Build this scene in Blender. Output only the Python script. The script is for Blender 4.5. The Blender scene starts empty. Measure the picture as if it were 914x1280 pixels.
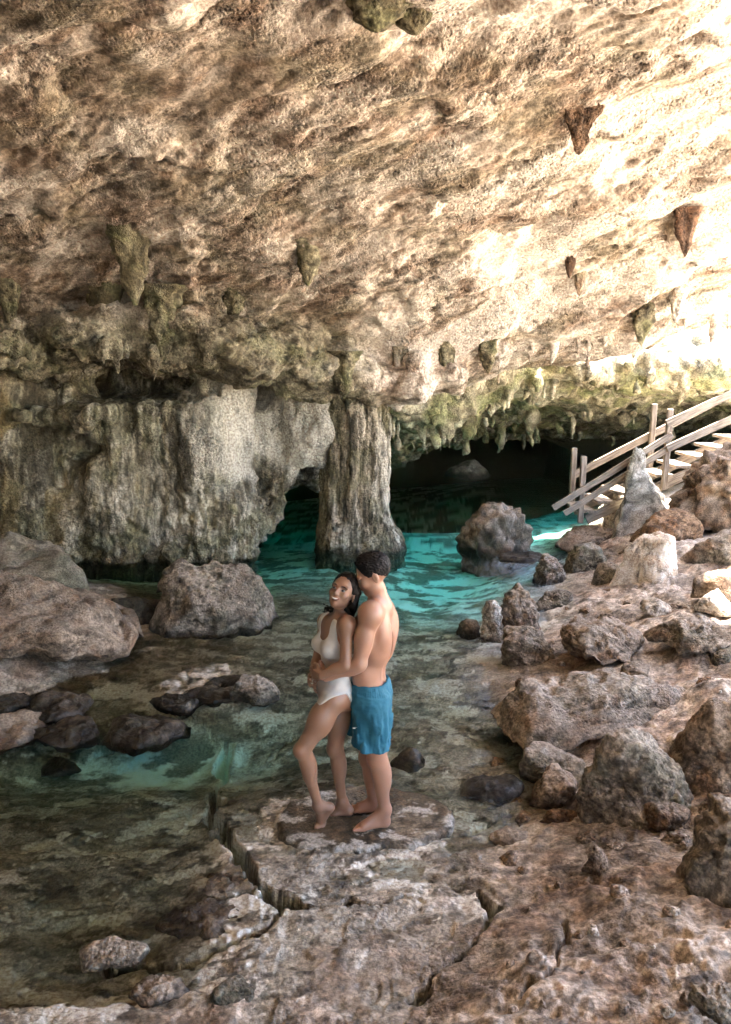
import bpy, bmesh, math, random
import numpy as np
from mathutils import Vector, Matrix, Euler

# ------------------------------------------------------------------ camera, sky, sun, exposure
SC = bpy.context.scene
COL = SC.collection
W, H_ = 914, 1280            # pixel frame used for measuring
F = 900.0                    # focal length in those pixels
PITCH = math.radians(11.0)
CAMZ = 2.80
cp, sp = math.cos(PITCH), math.sin(PITCH)

cam_d = bpy.data.cameras.new('camera')
cam_d.sensor_fit = 'VERTICAL'
cam_d.sensor_height = 36.0
cam_d.lens = 36.0 * F / H_
cam_d.clip_start = 0.05
cam_d.clip_end = 500
cam = bpy.data.objects.new('camera', cam_d)
COL.objects.link(cam)
cam.location = (0, 0, CAMZ)
cam.rotation_euler = (math.radians(90) - PITCH, 0, 0)
SC.camera = cam

SUN_EL, SUN_AZ = math.radians(73), math.radians(50)   # azimuth clockwise from +Y (towards +X)
sun_dir = Vector((math.sin(SUN_AZ) * math.cos(SUN_EL), math.cos(SUN_AZ) * math.cos(SUN_EL), math.sin(SUN_EL)))
wd = bpy.data.worlds.new('World'); SC.world = wd; wd.use_nodes = True
wn = wd.node_tree
bg = wn.nodes['Background']
sky = wn.nodes.new('ShaderNodeTexSky')
sky.sky_type = 'NISHITA'; sky.sun_disc = False
sky.sun_elevation = SUN_EL; sky.sun_rotation = SUN_AZ
sky.dust_density = 2.0
wn.links.new(sky.outputs[0], bg.inputs[0])
bg.inputs[1].default_value = 0.115
sl = bpy.data.lights.new('sun', 'SUN'); sl.energy = 5.0; sl.angle = math.radians(0.6); sl.color = (1.0, 0.91, 0.80)
so = bpy.data.objects.new('sun', sl); COL.objects.link(so)
so.rotation_euler = (-sun_dir).to_track_quat('-Z', 'Y').to_euler()
so.location = (20, 10, 30)

vs = SC.view_settings
vs.view_transform = 'Standard'; vs.look = 'None'; vs.gamma = 1.0; vs.use_curve_mapping = False
vs.exposure = 3.7
SC.render.engine = 'CYCLES'
cy = SC.cycles
cy.max_bounces = 6; cy.diffuse_bounces = 4; cy.glossy_bounces = 2; cy.transmission_bounces = 4
cy.transparent_max_bounces = 10; cy.volume_bounces = 0
cy.caustics_reflective = False; cy.caustics_refractive = False
cy.sample_clamp_indirect = 6.0
cy.use_adaptive_sampling = True; cy.adaptive_threshold = 0.04; cy.adaptive_min_samples = 20
cy.use_denoising = True
cy.denoiser = 'OPENIMAGEDENOISE'
cy.denoising_input_passes = 'RGB_ALBEDO_NORMAL'

# ------------------------------------------------------------------ helpers
def ray(px, py):
    u, v = (px - W / 2) / F, (H_ / 2 - py) / F
    return np.array([u, cp + v * sp, -sp + v * cp])
def atY(px, py, Y):
    d = ray(px, py); t = Y / d[1]
    return np.array([d[0] * t, Y, CAMZ + d[2] * t])
def atZ(px, py, z):
    d = ray(px, py); t = (z - CAMZ) / d[2]
    return np.array([d[0] * t, d[1] * t, z])
def depth(p):
    return p[1] * cp + (CAMZ - p[2]) * sp

rng0 = np.random.RandomState(7)
PERM = np.concatenate([rng0.permutation(256)] * 3).astype(np.int32)
G3 = rng0.normal(size=(256, 3)); G3 /= np.linalg.norm(G3, axis=1)[:, None]
G3 = G3.astype(np.float32)
from concurrent.futures import ThreadPoolExecutor
POOL = ThreadPoolExecutor(4)
def perlin(P, seed=0):
    P = np.asarray(P, np.float32)
    if len(P) < 40000: return perlin1(P, seed)
    return np.concatenate(list(POOL.map(lambda c: perlin1(c, seed), [P[s:s + 30000] for s in range(0, len(P), 30000)])))
def perlin1(P, seed=0):
    P = P + np.float32(seed * 17.37)
    i = np.floor(P); f = P - i; i = i.astype(np.int32) & 255
    u = f * f * f * (f * (f * 6 - 15) + 10)
    ix, iy, iz = i[:, 0], i[:, 1], i[:, 2]
    r = 0
    for dx in (0, 1):
        wx = u[:, 0] if dx else 1 - u[:, 0]
        a = PERM[ix + dx]
        for dy in (0, 1):
            wy = wx * (u[:, 1] if dy else 1 - u[:, 1])
            b = PERM[a + iy + dy]
            for dz in (0, 1):
                g = G3[PERM[b + iz + dz]]
                dot = g[:, 0] * (f[:, 0] - dx) + g[:, 1] * (f[:, 1] - dy) + g[:, 2] * (f[:, 2] - dz)
                r = r + wy * (u[:, 2] if dz else 1 - u[:, 2]) * dot
    return r * 1.5
def fbm(P, oct=4, seed=0, gain=0.5, lac=2.03):
    P = np.asarray(P, np.float32); a = 1.0; s = 0; r = 0
    for k in range(oct):
        r = r + a * perlin(P, seed + k); P = P * lac; a *= gain
    return r
def ridged(P, oct=4, seed=0, gain=0.5, lac=2.03):
    P = np.asarray(P, np.float32); a = 1.0; r = 0
    for k in range(oct):
        r = r + a * (1 - 2 * np.abs(perlin(P, seed + k))); P = P * lac; a *= gain
    return r
HP = rng0.rand(256, 3).astype(np.float32)
def worley(P, seed=0):
    """distance to the nearest feature point among the 8 closest cells"""
    P = np.asarray(P, np.float32) + np.float32(seed * 13.7)
    i = np.floor(P - .5); f = P - i; i = i.astype(np.int32) & 255
    best = np.full(len(P), 9.0, np.float32)
    for dx in (0, 1):
        a = PERM[(i[:, 0] + dx) & 255]
        for dy in (0, 1):
            b = PERM[a + ((i[:, 1] + dy) & 255)]
            for dz in (0, 1):
                h = HP[PERM[b + ((i[:, 2] + dz) & 255)]]
                d = (h[:, 0] + dx - f[:, 0]) ** 2 + (h[:, 1] + dy - f[:, 1]) ** 2 + (h[:, 2] + dz - f[:, 2]) ** 2
                np.minimum(best, d, out=best)
    return np.sqrt(best)
def sstep(a, b, x):
    t = np.clip((x - a) / (b - a), 0, 1); return t * t * (3 - 2 * t)
def smin(a, b, k):
    h = np.clip(0.5 + 0.5 * (b - a) / k, 0, 1)
    return b + (a - b) * h - k * h * (1 - h)
def smax(a, b, k): return -smin(-a, -b, k)

def rbf_fit(pts, smooth=0.0):
    pts = np.array(pts, float); xy = pts[:, :2]; n = len(pts)
    r = np.linalg.norm(xy[:, None] - xy[None], axis=2)
    A = np.zeros((n + 3, n + 3)); A[:n, :n] = -r + np.eye(n) * smooth * -1
    A[:n, n] = 1; A[:n, n + 1:] = xy; A[n, :n] = 1; A[n + 1:, :n] = xy.T
    w = np.linalg.solve(A, np.concatenate([pts[:, 2], [0, 0, 0]]))
    def ev(x, y):
        x = np.asarray(x, float); y = np.asarray(y, float); sh = x.shape
        q = np.stack([x.ravel(), y.ravel()], 1); out = np.empty(len(q))
        for s in range(0, len(q), 60000):
            c = q[s:s + 60000]
            out[s:s + 60000] = -np.sqrt((c[:, None, 0] - xy[None, :, 0]) ** 2 + (c[:, None, 1] - xy[None, :, 1]) ** 2) @ w[:n] + w[n] + c @ w[n + 1:]
        return out.reshape(sh)
    return ev
def grid_fn(ev, x0, x1, y0, y1, h):
    """sample a 2-D function on a grid once, then bilinear"""
    xs = np.arange(x0, x1 + h, h); ys = np.arange(y0, y1 + h, h)
    Z = ev(*np.meshgrid(xs, ys, indexing='ij')).astype(np.float32)
    def f(x, y):
        a = np.clip((x - x0) / h, 0, len(xs) - 1.001); b = np.clip((y - y0) / h, 0, len(ys) - 1.001)
        i = a.astype(int); j = b.astype(int); u = a - i; v = b - j
        return (Z[i, j] * (1 - u) + Z[i + 1, j] * u) * (1 - v) + (Z[i, j + 1] * (1 - u) + Z[i + 1, j + 1] * u) * v
    return f

def surface_nets(D, origin, h):
    S = D < 0
    nx, ny, nz = D.shape
    c = np.zeros((nx - 1, ny - 1, nz - 1), np.uint8)
    for a in (0, 1):
        for b in (0, 1):
            for e in (0, 1):
                c += S[a:nx - 1 + a, b:ny - 1 + b, e:nz - 1 + e]
    act = (c > 0) & (c < 8)
    idx = np.argwhere(act)
    vid = np.full(act.shape, -1, np.int32); vid[act] = np.arange(len(idx))
    acc = np.zeros((len(idx), 3)); cnt = np.zeros(len(idx))
    corners = [(a, b, e) for a in (0, 1) for b in (0, 1) for e in (0, 1)]
    for p in corners:
        for ax in range(3):
            if p[ax]: continue
            q = list(p); q[ax] = 1
            d0 = D[idx[:, 0] + p[0], idx[:, 1] + p[1], idx[:, 2] + p[2]]
            d1 = D[idx[:, 0] + q[0], idx[:, 1] + q[1], idx[:, 2] + q[2]]
            m = (d0 < 0) != (d1 < 0)
            t = np.where(m, d0 / np.where(m, d0 - d1, 1), 0)
            pt = np.tile(np.array(p, float), (len(idx), 1)); pt[:, ax] = t
            acc += pt * m[:, None]; cnt += m
    V = (idx + acc / cnt[:, None]) * h + np.asarray(origin)
    quads = []
    for ax in range(3):
        o1, o2 = (ax + 1) % 3, (ax + 2) % 3
        sl0 = [slice(1, -1)] * 3; sl1 = [slice(1, -1)] * 3
        sl0[ax] = slice(0, -1); sl1[ax] = slice(1, None)
        A, B = S[tuple(sl0)], S[tuple(sl1)]
        e = np.argwhere(A != B)
        flip = A[tuple(e.T)]
        base = e.copy(); base[:, o1] += 1; base[:, o2] += 1
        def cell(d1, d2):
            k = base.copy(); k[:, o1] -= d1; k[:, o2] -= d2
            return vid[k[:, 0], k[:, 1], k[:, 2]]
        q = np.stack([cell(1, 1), cell(0, 1), cell(0, 0), cell(1, 0)], 1)
        q[~flip] = q[~flip][:, ::-1]
        quads.append(q)
    Q = np.concatenate(quads); Q = Q[(Q >= 0).all(1)]
    return V, Q

def sdf_mesh(fn, lo, hi, h, lip=1.3):
    """fn(P)->d ; coarse pass, a middle pass, then fine samples only near the surface"""
    lo = np.array(lo, float); hi = np.array(hi, float)
    def run(P): return np.concatenate([fn(P[s:s + 400000]) for s in range(0, len(P), 400000)]).astype(np.float32)
    nc = np.ceil((hi - lo) / (h * 6)).astype(int); cs = h * 6
    ax = [lo[k] + (np.arange(nc[k]) + .5) * cs - h * .5 for k in range(3)]
    D = run(np.stack(np.meshgrid(*ax, indexing='ij'), -1).reshape(-1, 3).astype(np.float32)).reshape(nc)
    for up, st in ((2, h * 3), (3, h)):
        N = np.abs(D) < cs * 0.87 * lip
        for k in range(3): D = np.repeat(D, up, k); N = np.repeat(N, up, k)
        ii = np.argwhere(N)
        off = h if st > h else 0.0          # cell centre of a 3-sample block is its middle sample
        D[N] = run((lo + ii * st + off).astype(np.float32)); cs = st
    return surface_nets(D, lo, h)

def new_mesh(name, V, Fc, smooth=True):
    me = bpy.data.meshes.new(name)
    V = np.asarray(V, np.float32); Fc = np.asarray(Fc, np.int32)
    k = Fc.shape[1]
    me.vertices.add(len(V)); me.vertices.foreach_set('co', V.ravel())
    me.loops.add(Fc.size); me.loops.foreach_set('vertex_index', Fc.ravel())
    me.polygons.add(len(Fc)); me.polygons.foreach_set('loop_start', np.arange(0, Fc.size, k, dtype=np.int32))
    me.polygons.foreach_set('loop_total', np.full(len(Fc), k, np.int32))
    me.update(calc_edges=True)
    if smooth: me.polygons.foreach_set('use_smooth', np.ones(len(Fc), bool))
    return me
def coords(me):
    v = np.empty(len(me.vertices) * 3, np.float32); me.vertices.foreach_get('co', v); return v.reshape(-1, 3)
def normals(me):
    v = np.empty(len(me.vertices) * 3, np.float32); me.vertex_normals.foreach_get('vector', v); return v.reshape(-1, 3)
def set_coords(me, v):
    me.vertices.foreach_set('co', np.asarray(v, np.float32).ravel()); me.update()
def subdiv_quads(V, Q):
    """one linear-ish subdivision of a quad mesh in numpy"""
    n = len(V)
    E = np.concatenate([Q[:, [k, (k + 1) % 4]] for k in range(4)])
    Es = np.sort(E, 1); key = Es[:, 0].astype(np.int64) * n + Es[:, 1]
    uq, inv = np.unique(key, return_inverse=True)
    ev = (V[uq // n] + V[uq % n]) * .5
    fv = V[Q].mean(1)
    m = len(Q); e = inv.reshape(4, m).T + n; f = np.arange(m) + n + len(uq)
    out = [np.stack([Q[:, k], e[:, k], f, e[:, (k + 3) % 4]], 1) for k in range(4)]
    return np.concatenate([V, ev, fv]), np.concatenate(out)
def compact(V, Fc):
    u, inv = np.unique(Fc, return_inverse=True)
    return V[u], inv.reshape(Fc.shape)

def link(name, me, mat=None, parent=None, loc=None):
    o = bpy.data.objects.new(name, me); COL.objects.link(o)
    if mat is not None and me is not None:
        me.materials.clear(); me.materials.append(mat)
    if parent is not None: o.parent = parent
    if loc is not None: o.location = loc
    return o
def tag(o, label=None, cat=None, group=None, kind=None):
    if label: o['label'] = label
    if cat: o['category'] = cat
    if group: o['group'] = group
    if kind: o['kind'] = kind
    return o

# ------------------------------------------------------------------ materials
class NT:
    def __init__(s, name):
        s.m = bpy.data.materials.new(name); s.m.use_nodes = True
        s.t = s.m.node_tree; s.t.nodes.clear()
        s.out = s.t.nodes.new('ShaderNodeOutputMaterial')
    def n(s, typ, **kw):
        nd = s.t.nodes.new('ShaderNode' + typ)
        for k, v in kw.items():
            if k.startswith('i_'):
                key = k[2:]
                key = int(key) if key.isdigit() else key.replace('_', ' ')
                nd.inputs[key].default_value = v
            else: setattr(nd, k, v)
        return nd
    def l(s, a, b): s.t.links.new(a, b)
    def val(s, inp, v):
        if hasattr(v, 'links') or hasattr(v, 'is_output'): s.l(v, inp)
        else: inp.default_value = v
    def math(s, op, a, b=0.0, c=None, clamp=False):
        nd = s.n('Math', operation=op, use_clamp=clamp)
        s.val(nd.inputs[0], a); s.val(nd.inputs[1], b)
        if c is not None: s.val(nd.inputs[2], c)
        return nd.outputs[0]
    def noise(s, vec, scale, detail=4, rough=.55, dist=0.0):
        nd = s.n('TexNoise', i_Scale=scale, i_Detail=detail, i_Roughness=rough, i_Distortion=dist)
        s.l(vec, nd.inputs['Vector']); return nd.outputs['Fac']
    def vor(s, vec, scale, feature='F1', rand=1.0):
        nd = s.n('TexVoronoi', feature=feature, i_Scale=scale, i_Randomness=rand)
        s.l(vec, nd.inputs['Vector']); return nd.outputs['Distance']
    def ramp(s, fac, a, b):
        nd = s.n('MapRange', interpolation_type='SMOOTHSTEP'); s.val(nd.inputs['Value'], fac)
        nd.inputs['From Min'].default_value = a; nd.inputs['From Max'].default_value = b
        return nd.outputs['Result']
    def mix(s, fac, a, b, blend='MIX'):
        nd = s.n('Mix', data_type='RGBA', blend_type=blend)
        s.val(nd.inputs[0], fac); s.col(nd.inputs[6], a); s.col(nd.inputs[7], b)
        return nd.outputs[2]
    def col(s, inp, v):
        if isinstance(v, tuple): inp.default_value = (*v, 1.0)
        else: s.l(v, inp)
    def pos(s, scale=(1, 1, 1), rot=(0, 0, 0)):
        g = s.n('NewGeometry')
        mp = s.n('Mapping'); mp.inputs['Scale'].default_value = scale; mp.inputs['Rotation'].default_value = rot
        s.l(g.outputs['Position'], mp.inputs['Vector']); return mp.outputs['Vector']

def rock_mat(name, rough=.85, scale=1.0, bump=1.0, wet=None, pit=1.0, spec=.3):
    """limestone: the broad mineral colour is a point attribute, the grain and fine relief are nodes"""
    m = NT(name)
    P = m.pos()
    at = m.n('Attribute', attribute_name='tint')
    fin = m.noise(P, 30 * scale, 3, .7)
    vf = m.noise(P, 130 * scale, 2, .7)
    c = m.mix(.75, at.outputs['Color'], m.mix(m.ramp(fin, .3, .7), (.2, .19, .18), (.82, .82, .82)), 'OVERLAY')
    c = m.mix(.45, c, m.mix(m.ramp(vf, .3, .7), (.26, .25, .24), (.76, .76, .76)), 'OVERLAY')
    v2 = m.vor(P, 26 * scale)
    h = m.math('ADD', m.math('MULTIPLY', fin, .028 / scale), m.math('MULTIPLY', vf, .005 / scale))
    h = m.math('ADD', h, m.math('MULTIPLY', m.ramp(v2, .05, .5), .010 * pit / scale))
    b = m.n('Bump', i_Distance=1.0); m.l(h, b.inputs['Height'])
    m.l(m.math('MULTIPLY_ADD', m.ramp(m.noise(P, 1.3 * scale, 2, .6), .38, .62), bump * .8, bump * .25), b.inputs['Strength'])
    bs = m.n('BsdfPrincipled', i_Roughness=rough)
    bs.inputs['Specular IOR Level'].default_value = spec
    if wet is not None:
        z0, z1, wr = wet
        g = m.n('NewGeometry'); sx = m.n('SeparateXYZ'); m.l(g.outputs['Position'], sx.inputs[0])
        zz = m.math('ADD', sx.outputs[2], m.math('MULTIPLY', m.math('SUBTRACT', fin, .5), .06))
        w = m.ramp(zz, z1, z0)
        m.l(m.math('MULTIPLY_ADD', w, wr - rough, rough), bs.inputs['Roughness'])
    m.l(c, bs.inputs['Base Color']); m.l(b.outputs[0], bs.inputs['Normal'])
    m.l(bs.outputs[0], m.out.inputs[0])
    return m.m
def lerp(a, b, t):
    a = np.asarray(a, np.float32); b = np.asarray(b, np.float32)
    return a + (b - a) * np.asarray(t, np.float32)[:, None]
def tones(P, base, light, dark, accent=None, moss=None, scale=1.0, stretch=None, seed=0, acc=.6, mos=.6, drk=.75, blotch=1.0):
    """mineral colour of limestone at points P"""
    P = np.asarray(P, np.float32)
    S = P if stretch is None else (P @ np.asarray(stretch, np.float32).T)
    S = S * np.float32(scale); P = P * np.float32(scale)
    c = lerp(np.tile(np.array(base, np.float32), (len(P), 1)), light, sstep(-.25, .3, fbm(S * .9, 4, seed + 200)))
    c = lerp(c, dark, sstep(.05, .45, fbm(S * 4.2, 4, seed + 210, .62)) * drk)
    if accent is not None: c = lerp(c, accent, sstep(.12, .42, fbm(S * 2.1, 4, seed + 220, .6)) * acc)
    if moss is not None: c = lerp(c, moss, sstep(-.05, .42, fbm(P * 1.3, 4, seed + 230, .62)) * mos)
    v = 1 + .58 * blotch * fbm(S * 9, 3, seed + 240, .65)
    return np.clip(c * v[:, None], .01, .9)
def tint(me, c, raw=False):
    if not raw:
        c = np.asarray(c, np.float32); lum = (c @ np.array([.3, .55, .15], np.float32))[..., None]
        c = (lum + (c - lum) * .95) * .68 * np.clip(lum / .33, .2, 1.6) ** .38
    a = me.color_attributes.new('tint', 'FLOAT_COLOR', 'POINT')
    q = np.ones((len(me.vertices), 4), np.float32); q[:, :3] = c
    a.data.foreach_set('color', q.ravel())

M = {}
M['rock'] = rock_mat('limestone', scale=1.0, bump=1.25, pit=1.6)
M['boulder'] = rock_mat('boulder_limestone', scale=1.5, bump=1.2, pit=1.4, wet=(-.02, .09, .35))
M['wet'] = rock_mat('wet_rock', scale=1.7, bump=.7, rough=.65, wet=(-.02, .12, .42), spec=.3)
M['ground'] = rock_mat('shelf_rock', scale=1.5, bump=.8, wet=(.0, .08, .38), spec=.35)
STREAK = np.array([[.75 * .8, .75 * -.45, 0], [1.5 * .45, 1.5 * .8, .3], [0, 0, 1.5]])
VERT = np.diag([2.2, 2.2, .4])
# ------------------------------------------------------------------ ground: one sheet, shelf + pool bed + bank
GP = []
for px, py, z in [
    (914,1280,.42),(760,1280,.33),(650,1280,.24),(590,1260,.14),(540,1280,.02),(540,1230,.02),(450,1280,.07),(350,1280,.06),(250,1280,.06),(130,1270,.06),(10,1280,.06),
    (20,1220,-.01),(110,1215,-.03),(200,1230,.01),(300,1210,.05),(420,1200,.07),(560,1150,.05),(480,1130,.04),(600,1190,.05),
    (20,1150,-.04),(120,1150,-.045),(220,1150,-.03),(290,1150,-.01),(20,1080,-.05),(140,1080,-.05),(240,1070,-.04),(20,1020,-.08),(140,1020,-.07),(235,1015,-.06),
    (30,970,-.20),(100,972,-.25),(180,965,-.26),(250,955,-.25),(330,965,-.18),(330,930,-.16),(380,975,-.06),
    (300,1010,-.01),(330,1050,.02),(420,1030,.03),(470,1040,.03),(540,1010,.0),(400,995,-.02),(560,1060,.01),(460,1100,.03),(370,1100,.03),(600,1090,.02),(340,1150,.03),
    (500,960,-.04),(540,930,-.04),(560,880,-.04),(580,990,-.03),(620,1040,-.03),(575,940,-.04),
    (650,1140,.10),(720,1110,.16),(800,1090,.22),(900,1070,.28),(900,1170,.36),(760,1180,.26),(700,960,.04),(640,930,-.04),(800,920,.26),(900,860,.45),(914,970,.36),(700,870,.16),(650,840,.06),(760,810,.28),(860,770,.40),(914,745,.52),
    (690,770,.02),(640,800,-.05),(700,725,.0),(650,735,-.12),(740,705,.10),(765,690,.2),(850,690,.45),(914,670,.6),(905,640,.7),
    (30,930,-.08),(100,905,-.06),(200,885,-.04),(300,870,-.03),(300,825,-.03),(390,800,-.05),(400,880,-.06),(360,850,-.06),(520,845,-.05),(560,810,-.06),(520,790,-.16),(530,765,-.32),(560,745,-.42),(620,720,-.42),(450,740,-.22),(400,720,-.28),
    (370,750,-.08),(350,705,-.4),(300,730,-.3),(180,730,-.3),(100,715,-.5),(420,705,-.25),(450,698,-.2),(480,698,-.25),(560,670,-.55),(650,650,-.6),(690,640,-.6),(725,655,-.5),(330,680,-.5),(450,660,-.55),(600,610,-1.3),(700,600,-1.3),(520,700,-.45),(590,700,-.45),
    (0,870,.03),(70,870,-.03),(0,800,.25),(60,790,.2),(0,720,.3),(150,800,.0)]:
    GP.append(atZ(px, py, z))
GP += [np.array(q, float) for q in [(12,10,1.6),(12,3,1.6),(12,-5,1.6),(6.5,0,.7),(6,4.5,.75),(6.5,8,.8),(7.5,12,1.2),(9,15,1.3),(-5,3,.3),(-6.5,7,.5),(-9,0,.6),(0,-5,.6),(0,.5,.2),
       (-2.5,1.5,.1),(3,1.5,.5),(0,38,-3),(-10,22,-2.2),(12,26,-2),(22,15,5),(24,-8,4),(-22,0,1.5),(-20,30,0),(22,38,1),(-3,16,-2),(3,20,-3)]]
g_base = grid_fn(rbf_fit(GP, .02), -26, 26, -10, 42, .12)

def seg_dist(x, y, poly):
    d = np.full(x.shape, 1e9)
    for (a, b) in zip(poly[:-1], poly[1:]):
        ab = b - a; L = ab @ ab
        t = np.clip(((x - a[0]) * ab[0] + (y - a[1]) * ab[1]) / L, 0, 1)
        d = np.minimum(d, np.hypot(x - a[0] - t * ab[0], y - a[1] - t * ab[1]))
    return d
def poly_px(pts, z=0.0): return [atZ(px, py, z)[:2] for px, py in pts]
CRACKS = [  # (polyline in the rock, half width, depth)
    (poly_px([(283,905),(276,930),(279,945),(268,965),(264,990),(266,1012),(272,1032),(286,1050),(300,1072),(316,1095),(335,1118),(362,1132),(380,1140)]), .036, .28),
    (poly_px([(380,1140),(420,1136),(470,1135),(520,1128)]), .012, .05),
    (poly_px([(262,1092),(285,1100),(316,1100)]), .012, .06),
    (poly_px([(225,1150),(255,1125),(300,1118),(335,1118)]), .014, .07),
    (poly_px([(520,1262),(540,1225),(575,1205),(600,1180),(615,1150),(600,1120)]), .028, .10),
    (poly_px([(130,1200),(200,1205),(270,1195),(330,1165),(350,1140)]), .03, .10),
    (poly_px([(700,1180),(708,1225),(680,1265),(650,1290)]), .016, .07),
    (poly_px([(560,1045),(600,1030),(640,1010)]), .02, .07),
    (poly_px([(120,915),(180,905),(240,880),(280,905)]), .02, .06),
    (poly_px([(330,930),(360,905),(420,890),(500,880)]), .02, .06),
]
def g_height(x, y, detail=True):
    z = g_base(x, y)
    P = np.stack([x, y, np.zeros_like(x)], 1)
    dry = sstep(.02, .2, z)
    shallow = 1 - sstep(.25, .9, -z)
    # bedding ledges: quantised plates with broken edges
    n = fbm(P * np.array([1.1, 1.5, 1]), 4, 3, .5) * 1.2 + fbm(P * 4.5, 3, 9) * .22
    k = 3.2
    q = n * k; fl = np.floor(q); fr = q - fl
    terr = (fl + sstep(.78, 1.0, fr)) / k
    z = z + terr * .035 * shallow
    z = z + fbm(P * .8, 3, 21) * .02 * shallow
    if detail:
        # dry bank: lumps and hollows
        r = ridged(P * 2.6, 4, 31, .55)
        z = z + dry * (fbm(P * 2.0, 5, 33, .5) * .06 - .015 * np.clip(r - .9, 0, 1) * 2.0)
        w = worley(P * 5.5 + fbm(P * 5, 2, 5)[:, None] * .4, 2)
        z = z - dry * .05 * (1 - sstep(.10, .40, w)) * sstep(-.1, .5, fbm(P * 1.4, 2, 44))
        z = z + dry * fbm(P * 13, 3, 35, .6) * .009 + dry * fbm(P * 1.1, 2, 36) * .06 * sstep(3.6, 4.6, y)
        z = z + (1 - dry) * shallow * (fbm(P * 7, 4, 37, .6) * .011 - .006 * (1 - sstep(.1, .4, worley(P * 7, 4))))
        wob = fbm(P * 7, 3, 51) * .05; wob2 = fbm(P * 7 + 40, 3, 57) * .05
        wid = 1 + .9 * fbm(P * 5, 2, 61)
        for poly, hw, dp in CRACKS:
            d = seg_dist(x + wob, y + wob2, poly)
            z = z - dp * (1 - sstep(.35, 1.0, d / (hw * np.clip(wid, .35, 2))))
            z = z + .02 * np.exp(-(d / .09) ** 2) * (dp > .1)
    return z

def build_ground():
    ys = [1.2]
    while ys[-1] < 42:
        Y = ys[-1]
        ys.append(Y + (min(.00085 * Y * Y, .042) if 2.3 < Y < 13 else (.05 if Y < 2.3 else .35)))
    ys = np.array([-10, -8, -6, -4, -3, -2, -1, 0, .5, .9] + ys)
    n = 700
    s = np.linspace(-1, 1, n)
    ext = 1 + 2.0 * (np.arange(1, 31) / 30.0) ** 2.2
    s = np.concatenate([-ext[::-1], s, ext])
    wdt = .55 * np.clip(ys, 2.3, 14) + 1.25
    X = s[None, :] * wdt[:, None]
    far = np.abs(s)[None, :] > 1
    X = np.where(far, np.sign(X) * (wdt[:, None] + (26 - wdt[:, None]) * (np.abs(s)[None, :] - 1) / 2.0), X)
    Yg = np.broadcast_to(ys[:, None], X.shape)
    x, y = X.ravel(), Yg.ravel()
    z = g_height(x, y)
    nr, nc = X.shape
    i = np.arange(nr * nc).reshape(nr, nc)
    Q = np.stack([i[:-1, :-1], i[:-1, 1:], i[1:, 1:], i[1:, :-1]], -1).reshape(-1, 4)
    P = np.stack([x, y, z], 1).astype(np.float32)
    me = new_mesh('ground', P, Q)
    P2 = P * np.array([1, 1, .3], np.float32)
    dry = tones(P2, (.36, .29, .22), (.52, .43, .34), (.17, .115, .07), (.34, .20, .115), None, 1.2, np.diag([.9, 1.3, 1]), 3, acc=.45, drk=.6)
    wet = tones(P2, (.27, .22, .155), (.42, .36, .27), (.13, .10, .068), (.28, .29, .22), None, 1.6, np.diag([.7, 1.4, 1]), 5, acc=.5, blotch=.7)
    wet = lerp(wet, (.58, .52, .42), sstep(.06, .36, fbm(P2 * np.array([5, 9, 6], np.float32), 5, 261, .7)) * .6)
    wet = lerp(wet, (.80, .75, .64), sstep(.22, .34, fbm(P2 * np.array([2, 3.4, 2], np.float32), 5, 265, .7)) * .85)
    zz = z + fbm(P2 * 4, 4, 271) * .05 + fbm(P2 * 1.1, 3, 275) * .05
    c = lerp(wet, dry, sstep(.0, .10, zz))
    silt = lerp(np.tile(np.array((.33, .31, .24), np.float32), (len(P), 1)), (1.22, 1.2, 1.12), sstep(-.16, .16, fbm(P2 * np.array([1.5, 3.2, 1], np.float32), 5, 281, .65)))
    c = lerp(c, silt, sstep(-.15, -.28, zz))
    # unseen ground to the right, whitened as an added reflector for the ceiling
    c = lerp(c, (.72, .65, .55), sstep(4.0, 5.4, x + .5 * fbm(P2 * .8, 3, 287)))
    tint(me, c)
    return me
ground = tag(link('ground', build_ground(), M['ground']), 'wet brown limestone shelf and dusty bank around the pool', kind='structure')

# ------------------------------------------------------------------ water: clear, absorbs red with depth
def water_mat():
    m = NT('clear_water')
    P = m.pos((1.0, 2.6, 1))
    n1 = m.noise(P, 2.2, 3, .5, .6); n2 = m.noise(P, 7.5, 3, .55, .5)
    h = m.math('ADD', m.math('MULTIPLY', n1, .045), m.math('MULTIPLY', n2, .012))
    b = m.n('Bump', i_Strength=.8, i_Distance=1.0); m.l(h, b.inputs['Height'])
    fr = m.n('Fresnel', i_IOR=1.33); m.l(b.outputs[0], fr.inputs['Normal'])
    tr = m.n('BsdfTransparent'); tr.inputs[0].default_value = (.97, 1, .99, 1)
    gl = m.n('BsdfGlossy', i_Roughness=.04); m.l(b.outputs[0], gl.inputs['Normal'])
    mx = m.n('MixShader'); m.l(fr.outputs[0], mx.inputs[0]); m.l(tr.outputs[0], mx.inputs[1]); m.l(gl.outputs[0], mx.inputs[2])
    m.l(mx.outputs[0], m.out.inputs['Surface'])
    va = m.n('VolumeAbsorption', i_Density=.9); va.inputs['Color'].default_value = (.0, .972, .94, 1)
    m.l(va.outputs[0], m.out.inputs['Volume'])
    return m.m
def build_water():
    x0, x1, y0, y1, z0 = -11, 7.5, 1.6, 40, -6
    V = [(x0,y0,z0),(x1,y0,z0),(x1,y1,z0),(x0,y1,z0),(x0,y0,0),(x1,y0,0),(x1,y1,0),(x0,y1,0)]
    Q = [(0,3,2,1),(4,5,6,7),(0,1,5,4),(1,2,6,5),(2,3,7,6),(3,0,4,7)]
    return new_mesh('water', V, Q, smooth=False)
water = tag(link('water', build_water(), water_mat()), 'clear turquoise pool water', kind='structure')

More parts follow.
